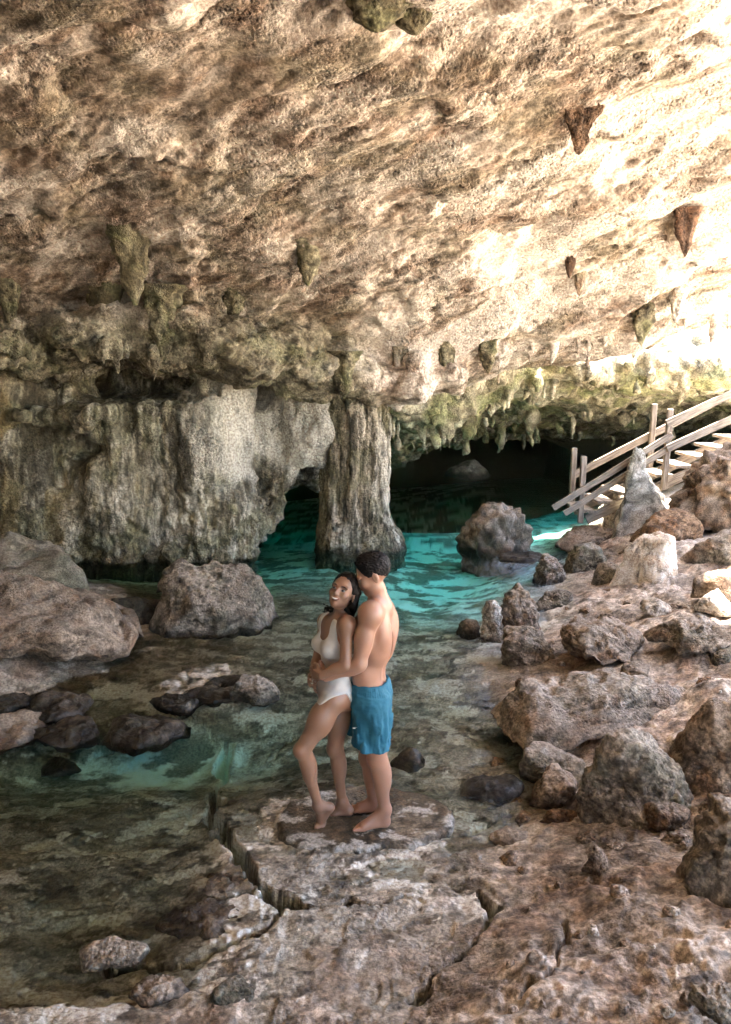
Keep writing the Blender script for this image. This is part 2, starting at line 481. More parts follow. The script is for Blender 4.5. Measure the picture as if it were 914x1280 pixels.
# ------------------------------------------------------------------ cave roof
CP = []
for px, py, Y in [
    (-150,-120,4.4),(228,-120,4.4),(457,-120,4.5),(685,-120,4.6),(1060,-120,4.8),
    (-100,0,5.5),(228,0,5.6),(457,0,5.7),(685,0,5.9),(1000,0,6.2),
    (-100,150,7.0),(228,150,7.1),(457,150,7.2),(685,150,7.4),(1000,150,7.7),
    (-100,260,8.3),(228,260,8.5),(457,260,8.6),(685,260,8.8),(1000,260,9.0),
    (-100,340,9.4),(228,345,9.6),(457,350,9.8),(685,350,10.2),(1000,340,10.4),
    (-100,370,10.3),(150,380,10.4),(320,400,10.5),(457,440,10.9),(520,470,11.2),(600,444,11.2),(685,434,11.3),(800,416,11.2),(1000,402,11.2),
    (457,500,12.2),(520,505,12.6)]:
    CP.append(atY(px, py, Y))
CP += [np.array(q, float) for q in [(-8,2,5.4),(0,0,5.9),(6,0,6.1),(0,-8,5.6),(-9,-8,5),(8,-8,6),(-8,7,4.6),(8.5,7,5.4),(8.5,11,4.3),(-8,11,3.2),(-4,11.3,3.15),(-2.2,11.4,3.1),(-6,11.3,3.15),(-4,13,3.0),(2,14,3.2),(7,14,4.0)]]
zc = grid_fn(rbf_fit(CP, .05), -10, 10, -10, 16, .1)
def x_edge(y):      # daylight edge of the roof on the right
    return np.interp(y, [-10, -2, 2, 5, 8, 10, 11, 12.5, 14], [9.5, 7.0, 5.5, 4.7, 4.7, 5.5, 6.2, 6.6, 7.0])
def ell(P, c, r): return (np.linalg.norm((P - np.array(c, np.float32)) / np.array(r, np.float32), axis=1) - 1) * min(r)
def rcone(P, a, b, ra, rb):
    a = np.asarray(a, np.float32); b = np.asarray(b, np.float32)
    ab = b - a; t = np.clip(((P - a) @ ab) / (ab @ ab), 0, 1)
    return np.linalg.norm(P - a - t[:, None] * ab, axis=1) - (ra + (rb - ra) * t)
def vcone(P, x, y, z0, z1, r0, r1):
    """near-vertical drip: z0 top, z1 tip"""
    return rcone(P, (x, y, z0), (x, y, z1), r0, r1)

rs = np.random.RandomState(11)
DRIPS = []          # little fringe that belongs to the roof
def drips(pts, n, lmin, lmax, rmin, rmax, jitter=.12):
    pts = [np.array(p) for p in pts]
    for k in range(n):
        s = rs.rand() * (len(pts) - 1); i = int(s); q = pts[i] * (1 - s + i) + pts[i + 1] * (s - i)
        q = q + rs.normal(size=3) * np.array([jitter, jitter, jitter * .5])
        L = lmin + (lmax - lmin) * rs.rand() ** 3 * 1.5; r = rmin * .7 + (rmax - rmin) * rs.rand() ** 1.5 * (.5 + L / lmax)
        DRIPS.append((q[0], q[1], q[2] + .2, q[2] - L, r, r * .15))
drips([atY(500,470,11.0), atY(560,450,11.1), atY(640,438,11.2), atY(720,424,11.2), atY(800,412,11.1), atY(914,405,11.1)], 50, .05, .34, .04, .10)
drips([atY(330,480,10.6), atY(420,490,10.9), atY(500,495,11.2)], 20, .03, .22, .03, .08)
drips([atY(0,462,9.7), atY(90,452,9.7), atY(180,445,9.6), atY(280,455,9.8), atY(350,470,10.1)], 26, .03, .2, .04, .10)
drips([atY(380,400,10.3), atY(440,410,10.5), atY(520,420,10.8)], 18, .03, .16, .03, .07)
A0 = np.array([[.8 * .5, -.6 * .5, 0], [.6 * 1.7, .8 * 1.7, 0], [0, 0, 1.6]], np.float32)     # beds run from far left to near right
def f_roof(P):
    x, y, z = P[:, 0], P[:, 1], P[:, 2]
    low = fbm(P * .55, 3, 71) * .13 + fbm((P @ A0.T), 3, 75) * .07
    top = zc(x, y)
    # stepped beds running across
    st = fbm(P * .6, 3, 79) * .35 + (y * .8 + x * .5) * .36
    q = st * 2.2; fr = q - np.floor(q)
    low = low + (sstep(.7, 1, fr) - fr) * .15
    d = (top - z) * .8 + low
    # hanging mossy rock mass on the left
    hm = np.full(len(P), 9., np.float32)
    for px, py, Y, r in [(10,432,10.3,(.95,.70,.42)),(110,418,10.3,(.9,.75,.36)),(215,416,10.3,(.85,.75,.36)),(300,436,10.4,(.8,.75,.46)),(380,462,10.9,(.7,.6,.44)),(-90,440,10.3,(1.0,.8,.5)),(450,474,10.85,(.75,.5,.40)),(525,468,11.1,(.6,.5,.34))]:
        hm = smin(hm, ell(P, atY(px, py, Y), r), .25)
    hm = hm + fbm(P * 1.5, 3, 83) * .18
    d = smin(d, hm, .18)
    for dr in DRIPS:
        m = (np.abs(x - dr[0]) < .5) & (np.abs(y - dr[1]) < .5)
        if m.any(): d[m] = smin(d[m], vcone(P[m], *dr), .06)
    d = smax(d, z - top - 1.3, .2)
    e = x - x_edge(y) + fbm(P * .6, 3, 88) * .5
    d = smax(d, e * .8, .35)
    d = smax(d, (y - np.interp(x, [-2, .6, 1.8, 2.3, 4.2, 4.9, 8], [15.2, 14.6, 14.2, 14.0, 13.9, 11.7, 11.7])) + fbm(P * .8, 2, 91) * .3, .25)
    return d
V, Q = sdf_mesh(f_roof, (-7.6, 4.2, 1.8), (8.6, 15.4, 7.6), .056)
cen = V[Q].mean(1)
keep = cen[:, 2] < zc(cen[:, 0], cen[:, 1]) + .95
V, Q = compact(V, Q[keep])
V, Q = subdiv_quads(V, Q)
me = new_mesh('cave_ceiling', V, Q)
N = normals(me)
PA = (V @ A0.T).astype(np.float32)
msk = sstep(-.15, .5, fbm(V * .8, 4, 95))
w1 = worley(PA * 3.6 + fbm(V * 4, 2, 97)[:, None] * .35, 1); w2 = worley(PA * 8.5, 2)
smo = .35 + .65 * sstep(-.3, .2, fbm(PA * .7, 3, 107))
dsp = fbm(PA * 3.0, 5, 99, .62) * .050 * smo - .085 * (1 - sstep(.06, .36, w1)) * msk - .034 * (1 - sstep(.06, .45, w2)) * (.35 + .65 * msk) + ridged(PA * 7, 3, 103) * .010
set_coords(me, V + N * dsp[:, None])
c = tones(V, (.43, .33, .24), (.66, .545, .435), (.20, .13, .075), (.29, .17, .10), (.31, .27, .165), .8, A0 * 1.1, 1, acc=.55, mos=.4, drk=.7)
c = lerp(c, (.84, .75, .645), sstep(-.2, .4, fbm((V @ A0.T) * .8, 5, 305, .6) + .42 * sstep(-1.5, 3.0, V[:, 0]) - .16) * .6)  # clean limestone patches, whitened towards the right: light painted into the colour
hang = sstep(3.75, 3.2, V[:, 2]) * sstep(.4, -.8, V[:, 0])
c = lerp(c, tones(V, (.29, .25, .15), (.44, .39, .26), (.12, .095, .05), None, (.21, .21, .085), 1.2, None, 2, mos=.6), hang * .85)
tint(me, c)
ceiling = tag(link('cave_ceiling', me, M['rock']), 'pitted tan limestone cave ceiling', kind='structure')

# roof continuing over and behind the viewer
xs = np.linspace(-10, 8, 46); ys = np.linspace(-9, 4.9, 36)
Xg, Yg = np.meshgrid(xs, ys, indexing='ij')
Xg = np.minimum(Xg, x_edge(Yg))
Zg = zc(Xg, Yg) + fbm(np.stack([Xg.ravel(), Yg.ravel(), Xg.ravel() * 0], 1) * .5, 3, 5).reshape(Xg.shape) * .3 + .05
i = np.arange(Xg.size).reshape(Xg.shape)
Q = np.stack([i[:-1, :-1], i[:-1, 1:], i[1:, 1:], i[1:, :-1]], -1).reshape(-1, 4)
me = new_mesh('roof', np.stack([Xg.ravel(), Yg.ravel(), Zg.ravel()], 1), Q); tint(me, (.5, .39, .27))
roof2 = tag(link('cave_ceiling_rear', me, M['rock']), 'cave ceiling continuing overhead behind the viewpoint', kind='structure')

# ------------------------------------------------------------------ left flowstone wall with an arch at its right end
FL = []
for px, pb, w, Y in [(-60,720,130,10.6),(20,705,110,10.7),(95,700,70,10.85),(150,702,90,10.7),(205,700,70,10.75),(250,698,80,10.65),(288,692,50,10.9)]:
    FL.append((px, pb, w, Y))
LIMB = [(398,560,.30,.08),(388,572,.16,.06),(376,588,.26,.075),(366,600,.14,.05),(356,614,.22,.06),(345,628,.16,.06),(335,640,.2,.06),(326,655,.22,.07)]
KNOBS = [(20,690,.22),(62,698,.16),(100,692,.2),(128,702,.13),(160,694,.19),(196,702,.15),(222,690,.2),(252,700,.14),(278,694,.17),(306,690,.13),(318,668,.12),(88,660,.2),(240,655,.2),(180,640,.18)]
def f_wall(P):
    x, y, z = P[:, 0], P[:, 1], P[:, 2]
    d = np.full(len(P), 9., np.float32)
    # vertical pillars of flowstone
    wx = x + fbm(P * np.array([1.5, 1.5, .6]), 2, 111) * .12
    for px, pb, w, Y in FL:
        c = atY(px, 600, Y); r = w / F * Y * .55
        rr = r * (1 + .18 * np.sin(z * 2.1 + px) + .15 * sstep(.7, -.2, z))
        e = np.sqrt(((wx - c[0]) / 1.0) ** 2 + ((y - c[1] - r * .6) / 1.0) ** 2) - rr
        d = smin(d, e * .9, .14)
    # body behind
    xr = np.interp(z, [0, .35, 1.9, 2.3], [-2.0, -1.85, -.75, -.3])
    y = y - 1.3 * sstep(2.05, 2.5, z) * sstep(-1.2, -2.2, x)
    body = smax(11.25 - y + fbm(P * .9, 3, 115) * .25, x - xr, .2)
    d = smin(d, body, .2)
    # slanting limb over the arch, running down to the left
    a = atY(404, 535, 11.2); b = atY(318, 652, 11.6)
    d = smin(d, rcone(P, a, b, .17, .13), .15)
    for (qx, qy, qL, qr) in LIMB: d = smin(d, vcone(P, *atY(qx, qy, 11.3)[:2], atY(qx, qy, 11.3)[2] + .1, atY(qx, qy, 11.3)[2] - qL, qr, .02), .06)
    # hollow under the overhang and niche on the left
    nic = ell(P, atY(90, 560, 10.4), (.42, .45, .20))
    d = smax(d, -nic, .12)
    nic = ell(P, atY(168, 482, 10.9), (1.35, 1.25, .27)) + fbm(P * 1.6, 2, 118) * .10; d = smax(d, -nic, .08)
    nic = ell(P, atY(60, 535, 10.3), (.55, .30, .12)); d = smax(d, -nic, .1)
    d = smin(d, ell(P, atY(50, 520, 10.5), (.8, .45, .13)) + fbm(P * 3, 2, 117) * .06, .12)   # shelf curtain
    # pale rock seen through the arch, and a knobbly foot along the waterline
    d = smin(d, ell(P, atY(352, 556, 12.7), (1.0, .55, .85)), .2)
    for px, py, r_ in KNOBS: d = smin(d, ell(P, atY(px, py, 10.62 + (.25 if px > 290 else 0)), (r_, r_ * .9, r_ * 1.25)), .10)
    d = d + fbm(P * np.array([1.3, 1.3, .8]), 3, 119) * .15
    # ragged knobs near the waterline
    d = d - sstep(1.0, .1, z) * (.10 * np.clip(fbm(P * 2.4, 2, 121) + .2, 0, 1))
    d = smax(d, P[:, 1] - 13.9, .1)
    return d
V, Q = sdf_mesh(f_wall, (-7.2, 9.3, -1.2), (.3, 14.1, 3.4), .045)
cen = V[Q].mean(1)
V, Q = compact(V, Q[(cen[:, 1] < 13.7) & (cen[:, 2] < 3.2)])
V, Q = subdiv_quads(V, Q)
me = new_mesh('cave_wall', V, Q); N = normals(me)
PS = V * np.array([1, 1, .22], np.float32)
fl = ridged(V * np.array([3.0, 3.0, .35], np.float32), 2, 129) * .045 * sstep(-.1, .4, fbm(V * .9, 2, 133)) + ridged(PS * 6.5, 2, 131) * .014 + fbm(PS * 14, 2, 135) * .006
rough = fbm(V * 3.5, 5, 137, .6) * .085 - .045 * (1 - sstep(.1, .5, worley(V * 6, 3)))
up = sstep(.5, 1.4, V[:, 2] + fbm(V * .8, 2, 139) * .5)
set_coords(me, V + N * (fl * (.35 + .65 * up) + rough * (1.0 - .65 * up))[:, None])
c = tones(V, (.35, .30, .20), (.56, .50, .38), (.17, .14, .085), (.31, .245, .115), (.24, .23, .11), 1.0, VERT, 7, acc=.6, mos=.55)
run = sstep(.02, .34, fbm(V * np.array([2.3, 2.3, .15], np.float32), 4, 291, .6)) * sstep(.2, 1.3, V[:, 2] + fbm(V * 2, 2, 293) * .5)
c = lerp(c, (.13, .105, .06), run * .75)
c = lerp(c, (.40, .29, .12), sstep(-3.9, -4.8, V[:, 0]) * sstep(.0, .4, fbm(V * np.array([2, 2, .6], np.float32), 3, 295)) * .6)
c = lerp(c, (.74, .69, .58), sstep(-2.8, -1.8, V[:, 0]) * sstep(1.0, 1.5, V[:, 2] + fbm(V * 2, 3, 299) * .4) * .75)
c = lerp(c, (.10, .09, .06), sstep(.05, -.03, V[:, 2] + fbm(V * 3, 2, 297) * .06) * .45)
tint(me, c)
wall = tag(link('cave_wall', me, M['rock']), 'pale flowstone cave wall streaked with grey, on the left', kind='structure')

# side and rear walls of the cavern, outside the frame
def sheet(name, pts, zlo, zhi, mat, label):
    V = []; Qs = []; nz = 10
    fine = []
    for a, b in zip(pts[:-1], pts[1:]):
        for t in np.linspace(0, 1, 8, endpoint=False): fine.append((a[0] + (b[0] - a[0]) * t, a[1] + (b[1] - a[1]) * t))
    fine.append(pts[-1])
    for (x, y) in fine:
        for k in range(nz): V.append((x, y, zlo + (zhi - zlo) * k / (nz - 1)))
    V = np.array(V, np.float32); V[:, :2] += np.stack([fbm(V * .6, 3, 5), fbm(V * .6, 3, 15)], 1) * .6
    for k in range(len(fine) - 1):
        for j in range(nz - 1): Qs.append((k * nz + j, (k + 1) * nz + j, (k + 1) * nz + j + 1, k * nz + j + 1))
    me = new_mesh(name, V, Qs); tint(me, mat)
    return tag(link(name, me, M['rock']), label, kind='structure')
sheet('cave_wall_side', [(-6.9, 11.5), (-7.3, 8), (-8.2, 4), (-8.5, 0), (-8, -5), (-5, -8), (0, -8.6)], -1.5, 6.2, (.45, .38, .28), 'cave wall at the left, beyond the frame')
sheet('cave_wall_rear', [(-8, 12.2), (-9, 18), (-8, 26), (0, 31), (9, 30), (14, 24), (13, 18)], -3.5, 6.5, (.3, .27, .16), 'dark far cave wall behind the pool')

# ------------------------------------------------------------------ free-standing column
def f_col(P):
    x, y, z = P[:, 0], P[:, 1], P[:, 2]
    zs = np.array([-1.4, -.1, .05, .30, .62, 1.0, 1.5, 2.0, 2.35, 2.7])
    # left / right silhouettes taken at this distance
    L = np.array([396, 394, 394, 397, 402, 405, 406, 406, 404, 396]); R = np.array([506, 505, 502, 497, 486, 482, 487, 485, 480, 488])
    Y = 11.35
    lx = (L - W / 2) / F * 11.5; rx = (R - W / 2) / F * 11.5
    cx = np.interp(z, zs, (lx + rx) / 2); hw = np.interp(z, zs, (rx - lx) / 2)
    ang = np.arctan2(y - Y - .1, x - cx)
    flute = .055 * np.sin(ang * 9 + 1.2 * np.sin(z * 1.4)) + .03 * np.sin(ang * 17 + z)
    flute = flute * sstep(.4, 1.0, z) * (1 + .6 * fbm(P * 1.5, 2, 151))
    rr = np.sqrt((x - cx) ** 2 + ((y - Y - .1) / .9) ** 2)
    d = rr - hw + flute * .8
    d = d + fbm(P * np.array([2.2, 2.2, 1.2]), 3, 155) * .07 * (.6 + sstep(.9, .2, z))
    d = smax(d, z - 2.75, .1)
    return d * .85
V, Q = sdf_mesh(f_col, (-1.4, 10.4, -1.4), (1.1, 12.4, 2.8), .036)
V, Q = subdiv_quads(V, Q)
me = new_mesh('rock_column', V, Q); N = normals(me)
PS = V * np.array([1, 1, .3], np.float32)
up = sstep(.3, .9, V[:, 2])
set_coords(me, V + N * ((ridged(PS * 9, 3, 161) * .020 + fbm(V * 16, 3, 165) * .010) * (.3 + .7 * up) + (fbm(V * 7, 4, 167, .6) * .035) * (1 - .6 * up))[:, None])
ctr = np.array([0, 11.4, 0], np.float32)
set_coords(me, coords(me) - ctr)
c = tones(V, (.34, .28, .19), (.54, .47, .36), (.12, .095, .055), None, (.22, .20, .10), 1.3, np.diag([2.2, 2.2, .22]), 9, mos=.5, drk=.9)
c = lerp(c, (.10, .09, .06), sstep(.12, .0, V[:, 2] + fbm(V * 3, 2, 297) * .06) * .7)
tint(me, c)
column = tag(link('rock_column', me, M['rock'], loc=ctr), 'thick fluted limestone column rising from the pool to the ceiling', 'rock column')

# ------------------------------------------------------------------ rear rock ledge with dripstone fringe, and the low vault behind it
xs = np.linspace(-11, 16, 28); ys = np.linspace(16.2, 34, 18)
Xg, Yg = np.meshgrid(xs, ys, indexing='ij'); Zg = 4.7 + Xg * 0
i = np.arange(Xg.size).reshape(Xg.shape)
Q = np.stack([i[:-1, :-1], i[:-1, 1:], i[1:, 1:], i[1:, :-1]], -1).reshape(-1, 4)
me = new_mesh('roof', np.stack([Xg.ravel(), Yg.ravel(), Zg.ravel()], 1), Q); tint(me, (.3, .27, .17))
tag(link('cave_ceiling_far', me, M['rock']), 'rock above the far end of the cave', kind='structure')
DR2 = []
def dr2(pts, n, lmin, lmax, rmin, rmax, jit=.2):
    global DRIPS
    keepd = DRIPS; DRIPS = []
    drips(pts, n, lmin, lmax, rmin, rmax, jit); DR2.extend(DRIPS); DRIPS = keepd
dr2([atY(495,525,13.4), atY(540,540,13.6), atY(590,515,14), atY(640,495,14.3)], 40, .05, .45, .05, .16)
dr2([atY(640,488,14.3), atY(720,480,14.5), atY(800,478,14.5), atY(930,475,14.6)], 52, .05, .42, .05, .15)
dr2([atY(500,548,16.5), atY(600,535,17), atY(700,525,17), atY(860,525,17)], 40, .05, .4, .05, .15)
dr2([atY(500,560,20), atY(600,552,20), atY(700,548,20), atY(860,545,20)], 30, .05, .35, .05, .15)
def f_back(P):
    x, y, z = P[:, 0], P[:, 1], P[:, 2]
    lo = np.interp(x, [-3, .3, .9, 1.6, 2.4, 3.2, 4.5, 7, 12], [2.1, 2.1, 1.75, 1.95, 2.35, 2.55, 2.6, 2.6, 2.6])
    hi = np.interp(x, [-3, 2.0, 3.2, 4.5, 7, 12], [4.4, 4.2, 3.32, 3.30, 3.28, 3.4])
    fy = np.interp(x, [-3, .4, 1.5, 3, 7, 12], [13.0, 12.7, 13.2, 13.9, 14.2, 14.2])
    lo = lo - np.clip(y - 14.5, 0, 10) * .215
    hi = hi + np.clip(y - 15.2, 0, 9) * .9
    low = fbm(P * .8, 4, 171) * .28
    d = np.maximum(np.maximum(lo - z, z - hi), fy - y)
    d = smax(smax(lo - z, (z - hi) * .9, .2), fy - y + np.abs(z - 2.9) * .35, .35) + low
    for dr in DR2:
        m = (np.abs(x - dr[0]) < .6) & (np.abs(y - dr[1]) < .6)
        if m.any(): d[m] = smin(d[m], vcone(P[m], *dr), .08)
    d = smax(d, y - 24, .1)
    return d * .85
V, Q = sdf_mesh(f_back, (-3.0, 12.0, -1.5), (12.5, 24, 5.4), .075)
cen = V[Q].mean(1)
V, Q = compact(V, Q[cen[:, 1] < 23.5])
me = new_mesh('rear_ledge', V, Q); N = normals(me)
set_coords(me, V + N * (fbm(V * 3.2, 4, 181, .6) * .10 - .07 * (1 - sstep(.1, .5, worley(V * 3.4, 5))) + ridged(V * np.array([5, 5, 1.5], np.float32), 2, 185) * .03)[:, None])
tint(me, 1.3 * tones(V, (.34, .29, .18), (.50, .44, .31), (.17, .14, .08), None, (.26, .27, .11), 1.0, np.diag([1.4, 1.4, .7]), 11, mos=.7))
back = tag(link('cave_ledge_rear', me, M['rock']), 'mossy rock ledge fringed with dripstone behind the pool', kind='structure')
# ------------------------------------------------------------------ boulders and stones, each its own thing
ICO = {}
def ico(n):
    if n not in ICO:
        bm = bmesh.new(); bmesh.ops.create_icosphere(bm, subdivisions=n, radius=1.0)
        V = np.array([v.co[:] for v in bm.verts], np.float32); Fc = np.array([[v.index for v in f.verts] for f in bm.faces], np.int32)
        bm.free(); ICO[n] = (V, Fc)
    return ICO[n]
PAL = {  # base, light, dark, accent, moss
    'tan':   ((.40, .32, .24), (.55, .46, .37), (.19, .14, .09), (.36, .21, .11), (.24, .22, .14)),
    'grey':  ((.32, .26, .19), (.45, .375, .285), (.15, .11, .07), None, (.22, .21, .13)),
    'brown': ((.33, .24, .16), (.47, .36, .26), (.15, .10, .06), (.36, .19, .09), None),
    'orange':((.36, .20, .10), (.46, .29, .16), (.17, .09, .04), (.42, .20, .07), None),
    'dark':  ((.11, .085, .058), (.20, .16, .115), (.05, .037, .024), None, (.13, .13, .085)),
    'blue':  ((.17, .17, .17), (.30, .32, .34), (.08, .08, .08), None, None),
    'pale':  ((.58, .52, .43), (.76, .71, .62), (.32, .26, .19), (.46, .33, .21), None),
    'mossy': ((.29, .26, .18), (.43, .39, .29), (.13, .11, .07), None, (.22, .22, .13)),
}
def rock_shape(dims, seed, n=5, facets=13, round_=.055, rough=.10, pit=.5, flat=None, lumps=.0):
    """polytope of random planes, softened, then weathered. dims = full size; base centre at the origin"""
    r = np.random.RandomState(seed)
    V, Fc = ico(n)
    # broken faces all round, leaning in towards the top; a broad foot below
    na = max(6, int(facets * .6)); az = (np.arange(na) + r.rand(na) * .9) / na * 2 * np.pi; e = np.radians(r.uniform(-12, 38, na))
    m = np.stack([np.cos(az) * np.cos(e), np.sin(az) * np.cos(e), np.sin(e)], 1)
    t = r.normal(size=(max(3, facets - na), 3)); t[:, 2] = np.abs(t[:, 2]) + .5; t /= np.linalg.norm(t, axis=1)[:, None]
    m = np.concatenate([m, t, [[0, 0, -1.]]]); h = np.concatenate([.62 + .38 * r.rand(na), .60 + .35 * r.rand(len(t)), [.6]])
    if flat is not None:
        m = np.concatenate([m, [flat]]); m[-1] /= np.linalg.norm(m[-1]); h = np.append(h, .55)
    c = V @ m.T.astype(np.float32)
    rad = np.where(c > .05, h[None] / np.maximum(c, .05), 9.0)
    k = round_
    sm = -k * np.log(np.exp(-np.clip(rad, 0, 3) / k).sum(1))
    P = V * sm[:, None]
    P /= np.abs(P).max(0)[None]
    s = np.array(dims, np.float32) * .5
    P = P * s
    o = r.rand(3).astype(np.float32) * 50
    q = (P + o); g = float(np.mean(dims))
    nn = V / s; nn /= np.linalg.norm(nn, axis=1)[:, None]
    d = fbm(q * (1.6 / g), 3, 300, .5) * g * (.10 + lumps)
    d = d + ridged(q * (2.6 / g), 4, 304, .5) * g * rough * .28 + fbm(q * (7 / g), 4, 308, .6) * g * rough * .32
    w = worley(q * (6.0 / g), 3)
    d = d - g * .055 * pit * (1 - sstep(.08, .45, w)) * sstep(-.2, .3, fbm(q * (2 / g), 2, 312))
    w = worley(q * (13.0 / g), 5)
    d = d - g * .022 * pit * (1 - sstep(.08, .45, w))
    # bedding cracks
    bed = np.abs(((q[:, 2] + .25 * q[:, 0] + fbm(q * (2 / g), 2, 316) * g * .12) / (g * .34)) % 1 - .5)
    d = d - g * .035 * rough * 6 * (1 - sstep(.0, .07, bed)) * sstep(.0, .4, fbm(q * (1.5 / g), 2, 318))
    P = P + nn * d[:, None]
    P[:, 2] -= P[:, 2].min()
    return P, Fc, o
def put_rock(name, label, px0, px1, pyt, pyb, dr=.8, seed=1, pal='tan', zb=None, rz=0.0, sink=.14, group=None, cat='rock', n=5, wet=False, tilt=(0, 0), flatz=None, **kw):
    pc = (px0 + px1) / 2
    if zb is None:
        zb = 0.0
        for _ in range(4):
            p = atZ(pc, pyb, zb); zb = max(float(g_base(np.array([p[0]]), np.array([p[1]]))[0]), -.12)
    p = atZ(pc, pyb, zb); d = depth(p)
    w = (px1 - px0) / F * d * 1.04; dep = w * dr
    yc = p[1] + dep * .38
    zt = atY(pc, pyt, yc + dep * .05)[2]
    hh = max((zt - zb), .04)
    if flatz:                       # low slab: its top face makes up the visible height
        hh = flatz; dep = max(atZ(pc, pyt, zb + hh)[1] - p[1], .15) * 1.1; yc = p[1] + dep * .46
    xc = (pc - W / 2) / F * (yc * cp + (CAMZ - zb - hh / 2) * sp)
    P, Fc, o = rock_shape((w, dep, hh * (1 + sink)), seed, n=n, **kw)
    ca, sa = math.cos(rz), math.sin(rz)
    tx, ty = tilt
    P[:, 2] += P[:, 0] * tx + P[:, 1] * ty
    me = new_mesh(name, P, Fc)
    pa = PAL[pal]
    c = tones(P + o, pa[0], pa[1], pa[2], pa[3], pa[4], 2.2, np.diag([1, 1, 1.5]), seed % 7, acc=.6, mos=.5)
    # dust settles on what faces up
    nz = normals(me)[:, 2]
    if pal not in ('dark', 'blue', 'orange'): c = lerp(c, (.54, .445, .345), sstep(.45, .9, nz + .35 * fbm((P + o) * 6, 3, 5)) * .5)
    zw = P[:, 2] + zb - hh * sink
    c = c * lerp(np.ones((len(P), 3), np.float32), (.42, .38, .34), sstep(.09, -.01, zw + fbm((P + o) * 5, 3, 8) * .05))
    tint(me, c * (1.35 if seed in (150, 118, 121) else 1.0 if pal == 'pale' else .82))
    ob = link(name, me, M['wet'] if wet or pal in ('dark', 'blue') else M['boulder'], loc=(xc, yc, zb - hh * sink))
    ob.rotation_euler.z = rz
    tag(ob, label, cat, group)
    return ob

B = put_rock
# left side
B('boulder','broad low brown boulder filling the left edge above the rubble',-230,232,740,876,.5,101,'brown',zb=-.05,flatz=.42,cat='boulder',flat=(-.15,-.55,1),rough=.10,pit=.25,n=6,round_=.16,lumps=.03)
B('boulder','dusty hummocky boulder at the left edge under the flowstone wall',-130,112,688,775,.6,102,'mossy',zb=.1,cat='boulder',flat=(.1,-.2,1),rough=.09,n=5,round_=.18)
B('boulder','angular grey boulder lying in water beneath the flowstone wall',186,348,709,798,.75,504,'grey',zb=-.08,cat='boulder',rough=.10,pit=.7,n=6,facets=12,round_=.04,flat=(.35,-.5,.8))
B('rock','small knob of rock on the left shoulder of the angular grey boulder',196,250,690,742,.8,105,'grey',zb=.1,n=4)
B('rock','low dark rock wedged between the left boulders',120,215,745,790,.7,106,'dark',zb=-.06,n=5)
# rocks standing in the pool
B('boulder','rugged pitted block standing alone in the turquoise pool',580,662,637,696,.8,207,'tan',zb=-.10,cat='boulder',rough=.24,pit=1.6,n=5,facets=34,sink=.8)
B('rock','jagged upright rock in the shallows, right one of a leaning pair',624,676,731,806,.7,108,'brown',zb=-.06,rough=.18,pit=1.0,n=5)
B('rock','pale narrow rock leaning against the jagged upright rock',597,632,746,808,.8,109,'pale',zb=-.06,rough=.15,n=5)
B('rock','lumpy tan rock in front of the leaning pair of rocks',628,692,788,842,.8,110,'tan',zb=-.03,rough=.14,n=5)
B('rock','small brown stone in the water left of the leaning pair',568,600,772,797,.8,111,'brown',zb=-.06,n=4)
B('rock','low dark rock awash behind the leaning pair of rocks',668,722,732,768,.9,112,'grey',zb=-.04,rough=.12,n=5)
B('rock','small mound of pitted rock at the water edge beyond the leaning pair',664,712,692,732,.8,113,'tan',zb=-.03,rough=.16,pit=1.0,n=5)
B('rock','low mossy rock rising from the dark water at the back of the cave',550,612,579,596,.7,157,'mossy',zb=-.05,n=4,sink=.4)
B('rock','flat wet rock barely above water beside the pool block',622,684,690,712,1.0,114,'dark',zb=-.06,n=4,flatz=0.07)
B('rock','rounded yellowish rock in front of the pointed slab',710,762,684,722,.8,115,'mossy',zb=0,rough=.12,n=5)
B('rock','long flat brown rock at the foot of the posts',690,784,662,692,.8,116,'brown',zb=.0,flat=(0,-.1,1),n=5,flatz=0.18)
B('rock','grey stone between the pale cut block and the yellowish rock',740,792,705,742,.8,117,'grey',zb=.02,n=4)
B('boulder','large block with a pale cut front below the stairs',764,876,664,748,.7,118,'pale',zb=.1,cat='boulder',flat=(-.12,-.1,1),rough=.06,pit=.3,n=5,facets=10,round_=.03)
B('boulder','smooth tan block at the right edge beside the pale cut block',862,985,666,728,.7,119,'tan',zb=.3,cat='boulder',rough=.07,pit=.3,n=5,facets=10,flat=(-.3,-.9,.5))
B('boulder','tall craggy brown outcrop at the right edge under the stairs',836,1010,552,672,.7,120,'brown',zb=.5,cat='boulder',rough=.26,pit=1.5,n=5,facets=16)
B('rock','white sunlit rock behind the two wooden posts',736,800,612,662,.8,121,'pale',zb=.1,rough=.08,n=5)
B('rock','reddish earth-covered rock between pointed slab and craggy outcrop',798,880,640,690,.8,122,'orange',zb=.35,flat=(-.2,-.6,1),n=5)
B('rock','small pale stone on the mud in front of the cut block',800,838,748,770,.9,123,'pale',n=4)
B('rock','whitish broken stone at the right edge on the muddy bank',872,916,738,770,.9,124,'pale',n=4)
B('rock','dark brown stone at the right edge beside the smooth tan block',868,935,715,752,.8,125,'brown',n=4)
